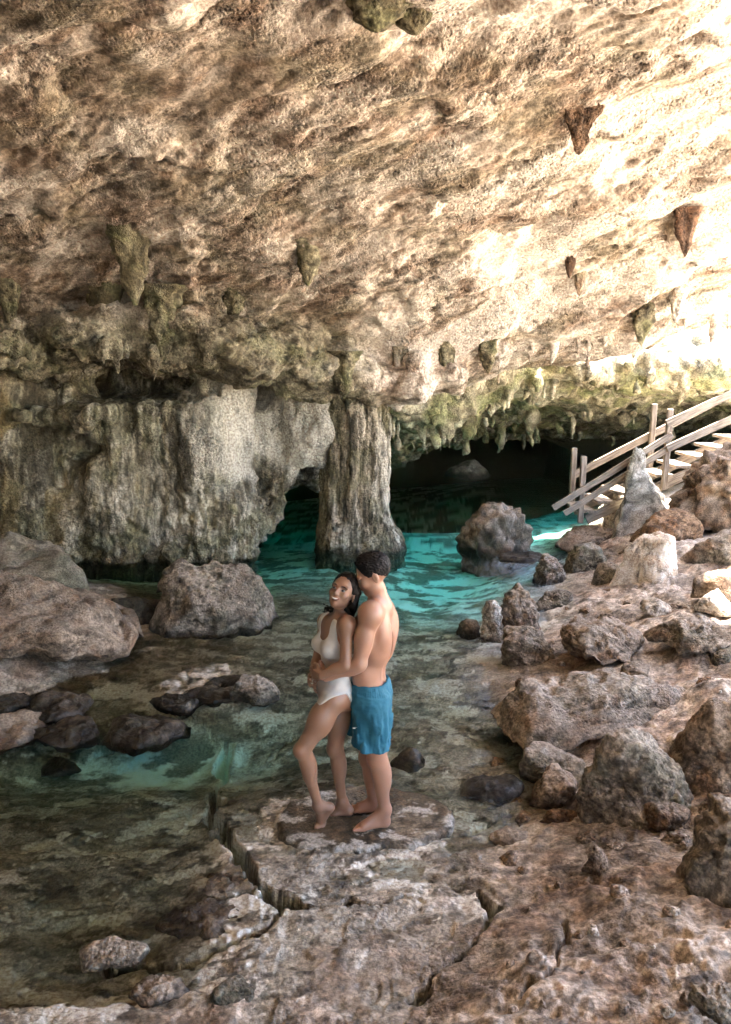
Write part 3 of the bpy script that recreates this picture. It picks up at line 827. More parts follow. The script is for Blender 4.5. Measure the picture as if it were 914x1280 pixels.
# right bank
B('boulder','long flat-topped slab jutting out over the dark gap on the right bank',556,884,838,938,.42,126,'tan',zb=.13,cat='boulder',flat=(-.05,-.25,1),rough=.08,pit=.6,n=6,round_=.05,facets=11,sink=.02,tilt=(.04,.02),flatz=0.24)
B('boulder','big rounded mossy boulder in front of the flat-topped slab',708,862,896,1064,.8,127,'grey',zb=.02,cat='boulder',rough=.11,pit=.6,n=6,flat=(-.5,-.8,.2),facets=14)
B('rock','grey wedge-shaped stone under the lip of the flat slab',646,732,930,984,.8,128,'grey',zb=.05,flat=(.2,-.7,.6),n=5,rough=.07)
B('rock','rusty brown stone squeezed left of the rounded mossy boulder',664,730,968,1016,.8,129,'brown',zb=.02,n=5)
B('rock','orange stone at the waterline left of the rounded mossy boulder',672,730,1010,1044,.8,130,'orange',zb=.0,n=5)
B('rock','dark bluish wet stone in the shallows beside the flat slab',578,656,962,1008,.9,131,'blue',zb=-.04,n=5,rough=.07,round_=.2,flatz=0.1)
B('boulder','smooth brown boulder cut by the right edge of the picture',832,985,872,1000,.7,132,'brown',zb=.28,cat='boulder',rough=.08,pit=.4,n=5,flat=(-.6,-.7,.3),facets=10)
B('boulder','dark craggy boulder at the lower right edge',862,1010,1026,1135,.75,133,'grey',zb=.26,cat='boulder',rough=.20,pit=1.2,n=5,facets=16)
B('rock','knobbly stone tucked right of the rounded mossy boulder',802,868,980,1022,.8,134,'mossy',zb=.2,rough=.16,pit=1,n=5)
B('rock','low brown stone at the right foot of the rounded mossy boulder',796,868,1004,1046,.8,135,'brown',zb=.17,rough=.1,n=5)
B('rock','small pale stone in the shallows below the bluish wet stone',608,664,1032,1062,1.0,136,'pale',zb=-.01,n=4,flatz=0.05)
B('rock','dark brown pointed stone on the lower bank',730,764,1058,1092,.8,137,'brown',n=4)
B('rock','brown stone half buried in mud on top of the flat slab bank',775,812,828,852,.9,138,'brown',zb=.36,n=4)
B('rock','low pitted outcrop in the middle of the muddy bank',700,800,778,832,.6,139,'brown',rough=.2,pit=1.2,n=5,flatz=0.16)
B('rock','long pitted outcrop in front of the smooth tan block',820,930,772,822,.6,140,'tan',rough=.18,pit=1.2,n=5,flatz=0.16)
# shallows on the left
B('flat_rock','large dark slab in the teal shallows left of the crack',126,238,896,950,.75,141,'dark',zb=-.08,cat='flat rock',flat=(0,-.15,1),n=5,flatz=0.075)
B('flat_rock','narrow dark slab behind the large dark slab',182,262,870,902,.8,142,'dark',zb=-.05,cat='flat rock',flat=(0,0,1),n=5,flatz=0.05)
B('flat_rock','dark mottled slab left of the large dark slab',32,134,904,946,.8,143,'dark',zb=-.08,cat='flat rock',flat=(0,0,1),n=5,flatz=0.06)
B('flat_rock','brown slab cut by the left edge in the shallows',-60,52,892,962,.8,144,'brown',zb=-.06,cat='flat rock',flat=(.1,-.1,1),n=5,wet=True,flatz=0.08)
B('flat_rock','low broad slab carrying a rough stone near the couple',222,350,846,898,.7,145,'dark',zb=-.08,cat='flat rock',flat=(0,0,1),n=5,flatz=0.05)
B('rock','rough grey stone on the end of the low broad slab',286,346,846,880,.7,146,'grey',zb=-.01,n=5,rough=.14)
B('rock','pale-streaked stone in the rubble below the big left boulder',30,125,862,912,.7,147,'dark',zb=-.05,n=5,rough=.12,flatz=0.08)
B('rock','dark stone at the left edge in the rubble below the boulder',-40,42,862,904,.8,148,'dark',zb=-.03,n=5,rough=.12,flatz=0.08)
B('rock','small submerged stone in the teal shallows near the left edge',48,102,942,974,.8,149,'dark',zb=-.14,n=4,flatz=0.09)
B('rock','flat white stone lying alone at the lower left',100,192,1176,1214,.75,150,'pale',zb=-.02,flat=(0,0,1),n=5,rough=.06,flatz=0.06)
B('rock','greenish lump of rock at the bottom near the long crack',262,332,1212,1262,.8,151,'mossy',zb=.02,n=5,rough=.1,sink=.5,flatz=0.05)
B('rock','dark hump of rock at the bottom left corner',150,235,1215,1262,.7,152,'brown',zb=.0,n=5,rough=.14,sink=.5,flatz=0.05)
B('rock','dark round rock in the water just behind the man',488,534,934,964,.9,153,'dark',zb=-.06,n=5,rough=.06,round_=.2)
B('rock','dark pitted stone in the bottom right corner',868,935,1240,1285,.8,154,'grey',n=5,rough=.18,pit=1)
B('flat_rock','thin broken slab along the crack right of the mottled shelf',238,322,1088,1135,.8,155,'brown',zb=-.06,cat='flat rock',flat=(0,0,1),n=5,flatz=0.035)
B('flat_rock','curved dark slab in the shallows behind the flat white stone',195,345,1128,1200,.55,156,'brown',zb=-.09,cat='flat rock',flat=(0,0,1),n=5,flatz=0.04)

# the slab the couple stands on
SLAB_Z = .055
def slab(name, label, outline, ztop, thick, seed):
    pts = np.array([atZ(px, py, ztop)[:2] for px, py in outline]); c = pts.mean(0)
    ang = np.linspace(0, 2 * np.pi, 160, endpoint=False)
    pa = np.arctan2(pts[:, 1] - c[1], pts[:, 0] - c[0]); pr = np.hypot(*(pts - c).T); o = np.argsort(pa)
    R = np.interp(ang, np.concatenate([pa[o] - 2 * np.pi, pa[o], pa[o] + 2 * np.pi]), np.tile(pr[o], 3))
    R = R * (1 + .05 * fbm(np.stack([np.cos(ang) * 4, np.sin(ang) * 4, ang * 0 + seed], 1), 4, 9, .6))
    V = []; rings = [(0, 0)] + [(t, 0) for t in np.linspace(.06, .94, 30)] + [(.975, -.008), (1.0, -.025), (1.005, -.05), (.98, -thick)]
    for t, dz in rings: V.append(np.stack([np.cos(ang) * R * t, np.sin(ang) * R * t, np.full(160, dz)], 1))
    V = np.concatenate(V).astype(np.float32); n = 160
    V[:, 2] += fbm(V * 5, 4, seed, .5) * .008 + fbm(V * 22, 3, seed + 3) * .003
    i = np.arange(len(rings) * n).reshape(-1, n); j = np.roll(i, -1, 1)
    Q = np.stack([i[:-1], i[1:], j[1:], j[:-1]], -1).reshape(-1, 4)
    me = new_mesh(name, V, Q)
    Pw = V + np.array([c[0], c[1], 0], np.float32)
    cc = tones(Pw, (.15, .115, .07), (.26, .205, .14), (.10, .075, .045), (.24, .15, .08), None, 2.4, None, 4)
    cc = lerp(cc, (.56, .52, .45), sstep(.20, .36, fbm(Pw * np.array([3, 6, 3], np.float32), 5, 367, .7)) * .8)
    tint(me, cc)
    return tag(link(name, me, M['wet'], loc=(c[0], c[1], ztop)), label, 'flat rock')
slab('flat_rock', 'flat brown rock slab the couple stands on', [(345,1018),(352,1042),(385,1056),(430,1060),(480,1054),(530,1048),(566,1030),(560,1004),(520,990),(460,982),(410,986),(370,998)], SLAB_Z, .14, 21)

# pointed slab beside the stairs (a leaning fin of rock)
def fin():
    Y = 11.3
    prof = [(793,560),(800,578),(810,598),(824,626),(838,652),(842,676),(800,682),(762,678),(768,650),(776,622),(783,596),(788,574)]
    pts = [atY(px, py, Y) for px, py in prof]
    c = np.mean(pts, 0); base_z = min(p[2] for p in pts)
    bm = bmesh.new()
    ring = []
    f = [bm.verts.new((p[0] - c[0], -.22 * (1 - .75 * (p[2] - base_z) / 1.5), p[2] - base_z)) for p in pts]
    k = [bm.verts.new((p[0] - c[0] + .12, .30 * (1 - .75 * (p[2] - base_z) / 1.5), (p[2] - base_z) * .97)) for p in pts]
    n = len(pts)
    bm.faces.new(f[::-1]); bm.faces.new(k)
    for a in range(n): bm.faces.new((f[a], f[(a + 1) % n], k[(a + 1) % n], k[a]))
    bmesh.ops.recalc_face_normals(bm, faces=bm.faces)
    bmesh.ops.triangulate(bm, faces=bm.faces)
    bmesh.ops.subdivide_edges(bm, edges=bm.edges, cuts=7, use_grid_fill=True)
    for _ in range(1): bmesh.ops.smooth_vert(bm, verts=bm.verts, factor=.5, use_axis_x=True, use_axis_y=True, use_axis_z=True)
    me = bpy.data.meshes.new('pointed_rock'); bm.to_mesh(me); bm.free(); me.update()
    me.polygons.foreach_set('use_smooth', np.ones(len(me.polygons), bool))
    V = coords(me); N = normals(me)
    set_coords(me, V + N * (fbm(V * 3, 4, 371, .55) * .07 + ridged(V * np.array([5, 5, 2], np.float32), 3, 375) * .015)[:, None])
    tint(me, tones(V, (.48, .45, .38), (.66, .62, .54), (.26, .23, .17), None, (.30, .30, .20), 2, VERT, 3, mos=.4))
    tag(link('pointed_rock', me, M['boulder'], loc=(c[0], Y, base_z)), 'tall pointed fin of pale rock leaning beside the stairs', 'rock')
fin()

# loose stones on the bank, too alike to tell apart
rs = np.random.RandomState(5)
stone_me = []
for k in range(5):
    P, Fc, o = rock_shape((1, .85, .6), 400 + k, n=3, rough=.12)
    me = new_mesh('small_stone', P, Fc); pa = PAL[['tan', 'brown', 'tan', 'brown', 'pale'][k]]
    tint(me, tones(P + o, pa[0], pa[1], pa[2], pa[3], None, 2, None, k)); me.materials.append(M['boulder']); stone_me.append(me)
cnt = 0
while cnt < 40:
    px, py = rs.uniform(600, 914), rs.uniform(755, 1275)
    p = atZ(px, py, .1); z = float(g_height(np.array([p[0]]), np.array([p[1]]))[0])
    p = atZ(px, py, z); z = float(g_height(np.array([p[0]]), np.array([p[1]]))[0])
    if z < .03: continue
    o = bpy.data.objects.new('small_stone', stone_me[rs.randint(5)]); COL.objects.link(o)
    s = rs.uniform(.025, .07) * (1.6 if rs.rand() < .15 else 1)
    o.location = (p[0], p[1], z - s * .12); o.scale = (s, s, s); o.rotation_euler = (rs.uniform(-.3, .3), rs.uniform(-.3, .3), rs.uniform(0, 6.28))
    tag(o, 'small loose stone scattered on the dusty right bank', 'stone', 'loose stones on the right bank'); cnt += 1

mid_me = []
for k in range(6):
    P, Fc, o = rock_shape((1, .85, .72), 430 + k, n=4, rough=.13, pit=.7)
    me = new_mesh('bank_stone', P, Fc); pa = PAL[['tan', 'brown', 'grey', 'brown', 'tan', 'orange'][k]]
    tint(me, .85 * tones(P + o, pa[0], pa[1], pa[2], pa[3], pa[4], 2.2, None, k)); me.materials.append(M['boulder']); mid_me.append(me)
rs = np.random.RandomState(23)
SPOTS = [(655,858),(700,845),(735,765),(760,775),(800,790),(690,805),(720,815),(845,835),(880,850),(905,820),(870,860),(640,1000),(655,1022),(700,1050),(735,1048),(775,1058),(812,1052),(850,1050),(848,985),(872,1005),(890,1012),(625,955),(612,968),(650,905),
         (700,700),(725,735),(758,738),(785,752),(830,752),(850,760),(690,745),(640,850),(690,920),(860,940),(846,905),(905,1010),(640,1075),(668,1068),(745,690),(780,690)]
for px, py in [q for k, q in enumerate(SPOTS) if k % 3 != 1]:
    p = atZ(px, py, .1)
    for _ in range(3):
        z = float(g_height(np.array([p[0]]), np.array([p[1]]))[0]); p = atZ(px, py, z)
    o = bpy.data.objects.new('bank_stone', mid_me[rs.randint(6)]); COL.objects.link(o)
    s = rs.uniform(.10, .24)
    o.location = (p[0], p[1], z - s * .2); o.scale = (s * rs.uniform(.9, 1.4), s, s * rs.uniform(.45, .85)); o.rotation_euler = (rs.uniform(-.3, .3), rs.uniform(-.3, .3), rs.uniform(0, 6.28))
    tag(o, 'fist to head sized brown stone lying among the right bank boulders', 'stone', 'stones among the right bank boulders')

# ------------------------------------------------------------------ dripstones hanging from the ceiling: parts of it
CV = coords(ceiling.data)
dd = CV[:, 1] * cp + (CAMZ - CV[:, 2]) * sp
PX = W / 2 + F * CV[:, 0] / dd
PY = H_ / 2 - F * ((CV[:, 1]) * sp + (CV[:, 2] - CAMZ) * cp) / dd
def on_ceiling(px, py):
    for r in (5, 9, 16, 30):
        m = np.hypot(PX - px, PY - py) < r
        if m.any(): return float(np.percentile(CV[m, 1], 25))
    return 9.0
def dripstone(px, pt, pb, w, pal, label, flat=.8, seed=0, lean=0, dark=None):
    Y = on_ceiling(px, pt + 4); a = atY(px, pt, Y); b = atY(px + lean, pb, Y)
    d = depth(a); L = a[2] - b[2]; R = w / F * d * .5
    n, m = 26, 22
    t = np.linspace(-.35, 1, n); th = np.linspace(0, 2 * np.pi, m, endpoint=False)
    T, TH = np.meshgrid(t, th, indexing='ij')
    rr = R * np.where(T < 0, 1.0 + 5.5 * T ** 2 - T * .4, (1 - np.clip(T, 0, 1) ** 1.6) ** .75 * 1.0 + .02)
    X = rr * np.cos(TH) + (b[0] - a[0]) * np.clip(T, 0, 1); Yy = rr * np.sin(TH) * flat; Z = -L * T
    V = np.stack([X, Yy, Z], -1).reshape(-1, 3).astype(np.float32)
    q = V + seed * 3.3 + 7
    nn = np.stack([np.cos(TH), np.sin(TH), 0 * TH], -1).reshape(-1, 3)
    V = V + nn * ((fbm(q * np.array([9, 9, 3], np.float32), 4, 381, .6) * R * .55 + ridged(q * np.array([14, 14, 2], np.float32), 2, 385) * R * .14) * np.clip(1.15 - np.abs(T.ravel()), .25, 1))[:, None]
    i = np.arange(n * m).reshape(n, m); j = np.roll(i, -1, 1)
    Q = np.stack([i[:-1], j[:-1], j[1:], i[1:]], -1).reshape(-1, 4)
    me = new_mesh('dripstone', V, Q)
    pa = PAL.get(pal) or pal
    tint(me, tones(q, pa[0], pa[1], pa[2], pa[3], pa[4], 2.2, VERT, seed % 5))
    o = link('dripstone', me, M['rock'], parent=ceiling, loc=a)
    if label: o['label'] = label
    return o
OL = ((.22, .18, .10), (.36, .31, .19), (.09, .07, .035), None, (.19, .19, .08))
RD = ((.19, .105, .06), (.29, .175, .105), (.09, .05, .028), (.24, .12, .065), None)
for k, a in enumerate([
    (163,292,382,40,OL,'large olive green dripstone hanging from the left ceiling',.8,6),(383,316,358,28,OL,'small olive dripstone near the middle of the ceiling',.8,2),(10,352,416,26,OL,None,.8,4),
    (292,368,408,26,OL,None,.7,0),(203,382,452,34,OL,None,.7,3),(132,362,432,36,OL,None,.7,-4),
    (728,138,194,36,RD,'dark brown dripstone blade high on the right ceiling',.35,-4),(858,276,322,20,RD,'reddish dripstone near the right edge',.5,-2),(712,326,348,11,RD,None,.6,0),(724,342,370,12,'tan',None,.7,0),
    (848,362,404,20,'pale','pale dripstone at the right lip of the ceiling',.6,-4),(802,384,432,26,OL,None,.7,0),(500,446,482,14,'tan',None,.8,0),(560,440,476,18,OL,None,.8,0),(610,428,468,22,OL,None,.8,0),
    (520,20,44,40,OL,None,.9,0),(470,0,40,70,OL,None,.9,0),(430,455,500,26,OL,None,.8,0)]):
    px, pt, pb, w, pal, lab, fl, ln = a
    dripstone(px, pt, pb, w, pal, lab, fl, k + 1, ln)

# ------------------------------------------------------------------ wooden stairs with rails, going up to the right
def wood_mat():
    m = NT('weathered_wood')
    tc = m.n('TexCoord'); mp = m.n('Mapping'); mp.inputs['Scale'].default_value = (3, 30, 30); m.l(tc.outputs['Object'], mp.inputs['Vector'])
    n1 = m.noise(mp.outputs[0], 1.2, 4, .6); P = m.pos(); n2 = m.noise(P, 5, 3, .6)
    c = m.mix(m.ramp(n1, .3, .7), (.15, .115, .085), (.42, .36, .29))
    c = m.mix(m.math('MULTIPLY', m.ramp(n2, .5, .7), .5), c, (.34, .27, .20))
    b = m.n('Bump', i_Strength=.5, i_Distance=.02); m.l(n1, b.inputs['Height'])
    bs = m.n('BsdfPrincipled', i_Roughness=.8); m.l(c, bs.inputs['Base Color']); m.l(b.outputs[0], bs.inputs['Normal'])
    m.l(bs.outputs[0], m.out.inputs[0]); return m.m
M['wood'] = wood_mat()
stairs = tag(link('wooden_staircase', None), 'weathered wooden staircase with double rails climbing out of the pool at right', 'staircase')
SY0, SY1 = 11.55, 12.45
foot = atY(712, 648, SY0); stairs.location = foot
def beam(name, a, b, w, h, parent=stairs):
    """bevelled board from a to b, w wide (sideways), h tall; mesh along local X"""
    a = Vector(a); b = Vector(b); L = (b - a).length
    bm = bmesh.new(); bmesh.ops.create_cube(bm, size=1.0)
    for v in bm.verts: v.co = Vector((v.co.x * L, v.co.y * w, v.co.z * h))
    bmesh.ops.bevel(bm, geom=bm.edges[:], offset=min(w, h) * .1, segments=1, affect='EDGES')
    me = bpy.data.meshes.new(name); bm.to_mesh(me); bm.free()
    o = link(name, me, M['wood'], parent=parent)
    x = (b - a).normalized(); y = Vector((0, 1, 0)) if abs(x.y) < .9 else Vector((1, 0, 0)); z = x.cross(y).normalized(); y = z.cross(x)
    o.matrix_local = Matrix.Translation((a + b) / 2 - Vector(foot)) @ Matrix((x, y, z)).transposed().to_4x4()
    return o
def on(px, py, Y): return atY(px, py, Y)
for px, pt, pb, Y in [(730,570,646,SY0),(838,511,604,SY0),(1010,425,540,SY0)]:
    t = on(px, pt, Y); b = on(px, pb, Y); beam('post', (t[0], Y, b[2] - .1), (t[0], Y, t[2]), .085, .085)
    if px < 1000: beam('post', (t[0] + .10, SY1, b[2] - .05), (t[0] + .10, SY1, t[2] + .04), .085, .085)
for (x0, y0, x1, y1) in [(690,634,838,543),(704,641,838,557)]:
    a = on(x0, y0, SY0); b = on(x1, y1, SY0); beam('handrail', (a[0], SY0 - .066, a[2]), (b[0], SY0 - .066, b[2]), .04, .10)
for (x0, y0, x1, y1) in [(830,529,1015,444),(830,560,1015,476)]:
    a = on(x0, y0, SY0); b = on(x1, y1, SY0); beam('handrail', (a[0], SY0 - .11, a[2]), (b[0], SY0 - .11, b[2]), .04, .12)
a = on(735, 606, SY0); b = on(1015, 462, SY0); beam('handrail', (a[0], SY1 + .066, a[2]), (b[0], SY1 + .066, b[2]), .04, .12)
ta = on(735, 640, SY0); tb = on(1010, 515, SY0)
NT_ = 12
for k in range(NT_):
    f_ = k / (NT_ - 1); c = ta + (tb - ta) * f_
    beam('tread', (c[0], SY0 + .04, c[2]), (c[0], SY1 - .04, c[2]), .30, .05)
for yy in (SY0 + .07, SY1 - .07):
    beam('stringer', (ta[0], yy, ta[2] - .14), (tb[0], yy, tb[2] - .14), .05, .16)
# ------------------------------------------------------------------ the couple (implicit surfaces, one continuous body each)
Y0 = atZ(465, 1033, SLAB_Z)[1]
def J(px, py, dy=0.0): return atY(px, py, Y0 + dy)
def unit(v): v = np.asarray(v, float); return v / np.linalg.norm(v)
class Shape:
    def __init__(s): s.p = []
    def rc(s, a, b, ra, rb, k=.02): s.p.append(('rc', np.asarray(a, np.float32), np.asarray(b, np.float32), ra, rb, k)); return s
    def el(s, c, R, r, k=.02, sub=False): s.p.append(('sub' if sub else 'el', np.asarray(c, np.float32), np.asarray(R, np.float32), np.asarray(r, np.float32), 0, k)); return s
    def __call__(s, P):
        d = np.full(len(P), .25, np.float32)
        for t, a, b, ra, rb, k in s.p:
            if t == 'rc':
                lo = np.minimum(a, b) - max(ra, rb) - .10 - k; hi = np.maximum(a, b) + max(ra, rb) + .10 + k
            else:
                m = float(np.max(ra)) + .10 + k; lo = a - m; hi = a + m
            ix = np.nonzero(((P > lo) & (P < hi)).all(1))[0]
            if not len(ix): continue
            q = P[ix]
            if t == 'rc': e = rcone(q, a, b, ra, rb)
            else:
                u = (q - a) @ b.T; k0 = np.linalg.norm(u / ra, axis=1); k1 = np.linalg.norm(u / ra ** 2, axis=1) + 1e-6
                e = k0 * (k0 - 1) / k1
            d[ix] = smax(d[ix], -e, k) if t == 'sub' else smin(d[ix], e, k)
        return d
    def box(s, m=.05):
        lo = np.min([np.minimum(a, b) - max(ra, rb) if t == 'rc' else a - np.max(ra) for t, a, b, ra, rb, k in s.p if t != 'sub'], 0)
        hi = np.max([np.maximum(a, b) + max(ra, rb) if t == 'rc' else a + np.max(ra) for t, a, b, ra, rb, k in s.p if t != 'sub'], 0)
        return lo - m, hi + m
def frame(f, u):
    f = unit(f); l = unit(np.cross(u, f)); u = np.cross(f, l); return np.stack([f, l, u])      # rows: forward, left, up
def smooth_mesh(name, fn, box, h, it=1):
    V, Q = sdf_mesh(fn, box[0], box[1], h, lip=1.5)
    me = new_mesh(name, V, Q)
    return me
def add_hand(S, wrist, dr, nrm, side=1, sz=1.0, curl=.5, spread=.10):
    dr = unit(dr); nrm = unit(np.asarray(nrm) - dr * np.dot(nrm, dr)); sd = np.cross(dr, nrm) * side
    lens = [.070, .080, .075, .058]
    for i in range(4):
        o = (i - 1.5)
        kn = wrist + dr * (.085 - .006 * abs(o - -.3)) * sz + sd * o * .019 * sz
        S.rc(wrist + sd * o * .010 * sz, kn, .0135 * sz, .0105 * sz, .012)
        dcur = unit(dr + sd * o * spread); p = kn; seg = lens[i] * sz
        ang = 0
        for j, fr in enumerate((.45, .32, .23)):
            ang += curl * (1.0 if j else .8)
            v = dcur * math.cos(ang) + nrm * math.sin(ang); q = p + v * seg * fr
            S.rc(p, q, (.0095 - .0012 * j) * sz, (.0083 - .0012 * j) * sz, .004); p = q
    tb = wrist + dr * .022 * sz - sd * .022 * sz + nrm * .006
    t1 = tb + unit(dr * .7 - sd * .6 + nrm * .35) * .042 * sz; t2 = t1 + unit(dr * .9 - sd * .15 + nrm * .4) * .034 * sz; t3 = t2 + unit(dr * .95 + nrm * .35) * .026 * sz
    S.rc(tb, t1, .016 * sz, .012 * sz, .012); S.rc(t1, t2, .0115 * sz, .0100 * sz, .004); S.rc(t2, t3, .0100 * sz, .0080 * sz, .004)
def add_foot(S, ankle, heel, ball, toe, side, sz=1.0):
    """heel, ball, toe: points on the sole; side = +1 when the big toe lies to the left of heel->toe"""
    up = np.array([0, 0, 1.]); f = unit(toe - heel); sd = unit(np.cross(up, f)) * side
    S.rc(ankle, heel + up * .032 * sz, .036 * sz, .033 * sz, .02)
    S.rc(heel + up * .030 * sz, ball + up * .022 * sz + sd * .012 * sz, .030 * sz, .023 * sz, .02)
    S.rc(heel + up * .028 * sz - sd * .006 * sz, ball + up * .018 * sz - sd * .022 * sz, .026 * sz, .018 * sz, .02)
    S.rc(ankle, ball + up * .030 * sz + sd * .006 * sz, .034 * sz, .020 * sz, .03)
    fl = unit((toe - ball) * np.array([1, 1, 0.0]) + np.array([0, 0, min(0.0, (toe - ball)[2])]))
    for i in range(5):
        o = .022 - .0125 * i; L = (.062, .060, .052, .043, .034)[i] * sz; r = (.0135, .0095, .009, .0085, .008)[i] * sz
        a = ball + up * .014 * sz + sd * o * sz; b = a + fl * L * .6 + up * .002 - up * .0; c = a + fl * L - up * (.014 * sz - r)
        S.rc(a, b, r * 1.05, r, .010); S.rc(b, c, r, r * .85, .004)
def add_head(S, c, R, sz=1.0, fem=False):
    G = lambda f, l, u: c + (np.array([f, l, u]) * sz) @ R
    E = lambda f, l, u, r, k=.015, sub=False: S.el(G(f, l, u), R, np.array(r) * sz, k * sz, sub)
    E(-.012, 0, .035, (.098, .078, .088)); E(.030, 0, -.028, (.066, .062, .088), .02)
    jw = .046 if fem else .053
    E(.036, 0, -.072, (.048, jw, .036), .02); E(.070, 0, -.094, (.020, .020 if fem else .024, .018), .02)
    for s in (-1, 1):
        E(.066, s * .040, -.026, (.022, .024, .024), .02)
        E(.082, s * .030, .020, (.013, .030, .010), .012)
        E(.104, s * .032, -.001, (.014, .018, .0115), .010, True)
        E(-.008, s * .078, -.010, (.019, .009, .032), .006); E(.0, s * .086, -.010, (.009, .006, .019), .006, True)
    S.rc(G(.088, 0, .010), G(.113, 0, -.030), .009 * sz, .0125 * sz, .012)
    E(.100, 0, -.036, (.014, .019, .009), .008)
    E(.090, 0, -.054, (.013, .027, .0075), .006); E(.089, 0, -.066, (.013, .023, .0075), .006)
    return G
def skin_mat(name, col, deep):
    m = NT(name); P = m.pos()
    at = m.n('Attribute', attribute_name='tint')
    n = m.noise(P, 60, 3, .6); n2 = m.noise(P, 6, 3, .6)
    c = m.mix(m.math('MULTIPLY', m.ramp(n2, .4, .65), .35), col, deep)
    c = m.mix(1.0, c, at.outputs['Color'], 'MULTIPLY')
    b = m.n('Bump', i_Strength=.12, i_Distance=.004); m.l(n, b.inputs['Height'])
    bs = m.n('BsdfPrincipled', i_Roughness=.42); bs.inputs['Specular IOR Level'].default_value = .5
    bs.inputs['Subsurface Weight'].default_value = .12; bs.inputs['Subsurface Radius'].default_value = (.012, .004, .002); bs.inputs['Subsurface Scale'].default_value = 1.0
    m.l(c, bs.inputs['Base Color']); m.l(b.outputs[0], bs.inputs['Normal']); m.l(bs.outputs[0], m.out.inputs[0]); return m.m
def cloth_mat(name, col, scale=300, rough=.8):
    m = NT(name); P = m.pos(); n = m.noise(P, scale, 2, .6); n2 = m.noise(P, 14, 3, .6)
    c = m.mix(m.math('MULTIPLY', m.ramp(n2, .35, .7), .25), col, tuple(x * .72 for x in col))
    b = m.n('Bump', i_Strength=.25, i_Distance=.003); m.l(n, b.inputs['Height'])
    bs = m.n('BsdfPrincipled', i_Roughness=rough); m.l(c, bs.inputs['Base Color']); m.l(b.outputs[0], bs.inputs['Normal']); m.l(bs.outputs[0], m.out.inputs[0]); return m.m
def plain_mat(name, col, rough=.5):
    m = NT(name); P = m.pos(); n = m.noise(P, 180, 2, .6)
    bs = m.n('BsdfPrincipled', i_Roughness=rough); bs.inputs['Specular IOR Level'].default_value = .2; m.l(m.mix(m.math('MULTIPLY', m.ramp(n, .3, .7), .4), col, tuple(x * .6 for x in col)), bs.inputs['Base Color']); m.l(bs.outputs[0], m.out.inputs[0]); return m.m
M['skin_m'] = skin_mat('fair_skin', (.37, .20, .13), (.29, .14, .085))
M['skin_w'] = skin_mat('tanned_skin', (.275, .148, .090), (.215, .108, .062))
M['suit'] = cloth_mat('white_swimsuit', (.52, .495, .45))
M['shorts'] = cloth_mat('blue_shorts', (.012, .115, .175))
M['hair_m'] = plain_mat('dark_brown_hair', (.0065, .0045, .0035), .6)
M['hair_w'] = plain_mat('dark_wet_hair', (.0075, .0048, .0034), .5)
M['eye'] = plain_mat('eye_white', (.24, .22, .20), .4); M['iris'] = plain_mat('dark_iris', (.03, .018, .01), .25)
M['teeth'] = plain_mat('teeth', (.75, .72, .66), .3); M['lip'] = plain_mat('lips', (.20, .06, .045), .4)
M['logo'] = plain_mat('white_print', (.8, .8, .8), .6)

def blob(name, mat, parent, fn, box, h=.004):
    V, Q = sdf_mesh(fn, box[0], box[1], h, lip=1.5)
    c = np.array(parent.location, np.float32) if parent else 0
    return link(name, new_mesh(name, V - c, Q), mat, parent=parent)
def small(name, mat, parent, c, R, r, curve=0.0):
    """little ellipsoid part"""
    o = parent.parent if parent.parent else parent
    V, Fc = ico(3); P = V * np.asarray(r, np.float32)
    P[:, 2] += curve * (P[:, 1] / r[1]) ** 2 * r[1]; P[:, 0] -= abs(curve) * .9 * (P[:, 1] / r[1]) ** 2 * r[1]
    P = P @ np.asarray(R, np.float32) + c - np.array(o.location)
    return link(name, new_mesh(name, P, Fc), mat, parent=parent)
def face_parts(body, G, R, sz, hair, smile=False, lid=1.0):
    for s in (-1, 1):
        e = small('eye', M['eye'], body, G(.0865, s * .031, -.001), R, np.array((.011, .0135, .0072 * lid)) * sz)
        small('iris', M['iris'], e, G(.0955, s * .031, -.001), R, np.array((.0042, .0062, .0066 * lid)) * sz)
        V, Fc = ico(3); P = V * np.array((.005, .021, .0042)) * sz; P[:, 2] += -.006 * sz * (P[:, 1] * s / (.021 * sz)) ** 2 * 1.2
        P[:, 0] -= .45 * P[:, 1] * s * .7
        P = P @ R + G(.0945, s * .032, .022) - np.array(body.location); link('eyebrow', new_mesh('eyebrow', P, Fc), hair, parent=body)
    if smile:
        m = small('mouth', M['lip'], body, G(.0965, 0, -.064), R, np.array((.010, .030, .0095)) * sz, .30)
        small('teeth', M['teeth'], m, G(.1040, 0, -.0635), R, np.array((.0050, .0215, .0048)) * sz, .30)
    else: small('mouth', M['lip'], body, G(.0945, 0, -.060), R, np.array((.0095, .023, .008)) * sz)

# ---------------- man
fm = np.array([-.93, .37, 0]); RM = frame(fm, np.array([0, 0, 1.]))
S = Shape()
pel, abd, rib = J(463, 868, .09), J(461, 836, .09), J(468, 795, .08)
S.el(pel, RM, (.110, .160, .13), .03); S.el(abd, RM, (.096, .142, .15), .05)
RB = frame(fm + np.array([0, 0, -.22]), np.array([0, 0, 1.]))
S.el(rib, RB, (.118, .162, .185), .05)
s1, s2 = J(463, 768, -.085), J(480, 763, .255)
S.rc(s1, s2, .066, .066, .06)
nb, hd0 = J(476, 756, .08), J(470, 735, .055)
S.rc(nb + [0, 0, -.02], hd0, .064, .056, .04)
S.rc(nb + [0, 0, -.01], s1 + [0, 0, .02], .045, .04, .05); S.rc(nb + [0, 0, -.01], s2 + [0, 0, .02], .045, .04, .05)
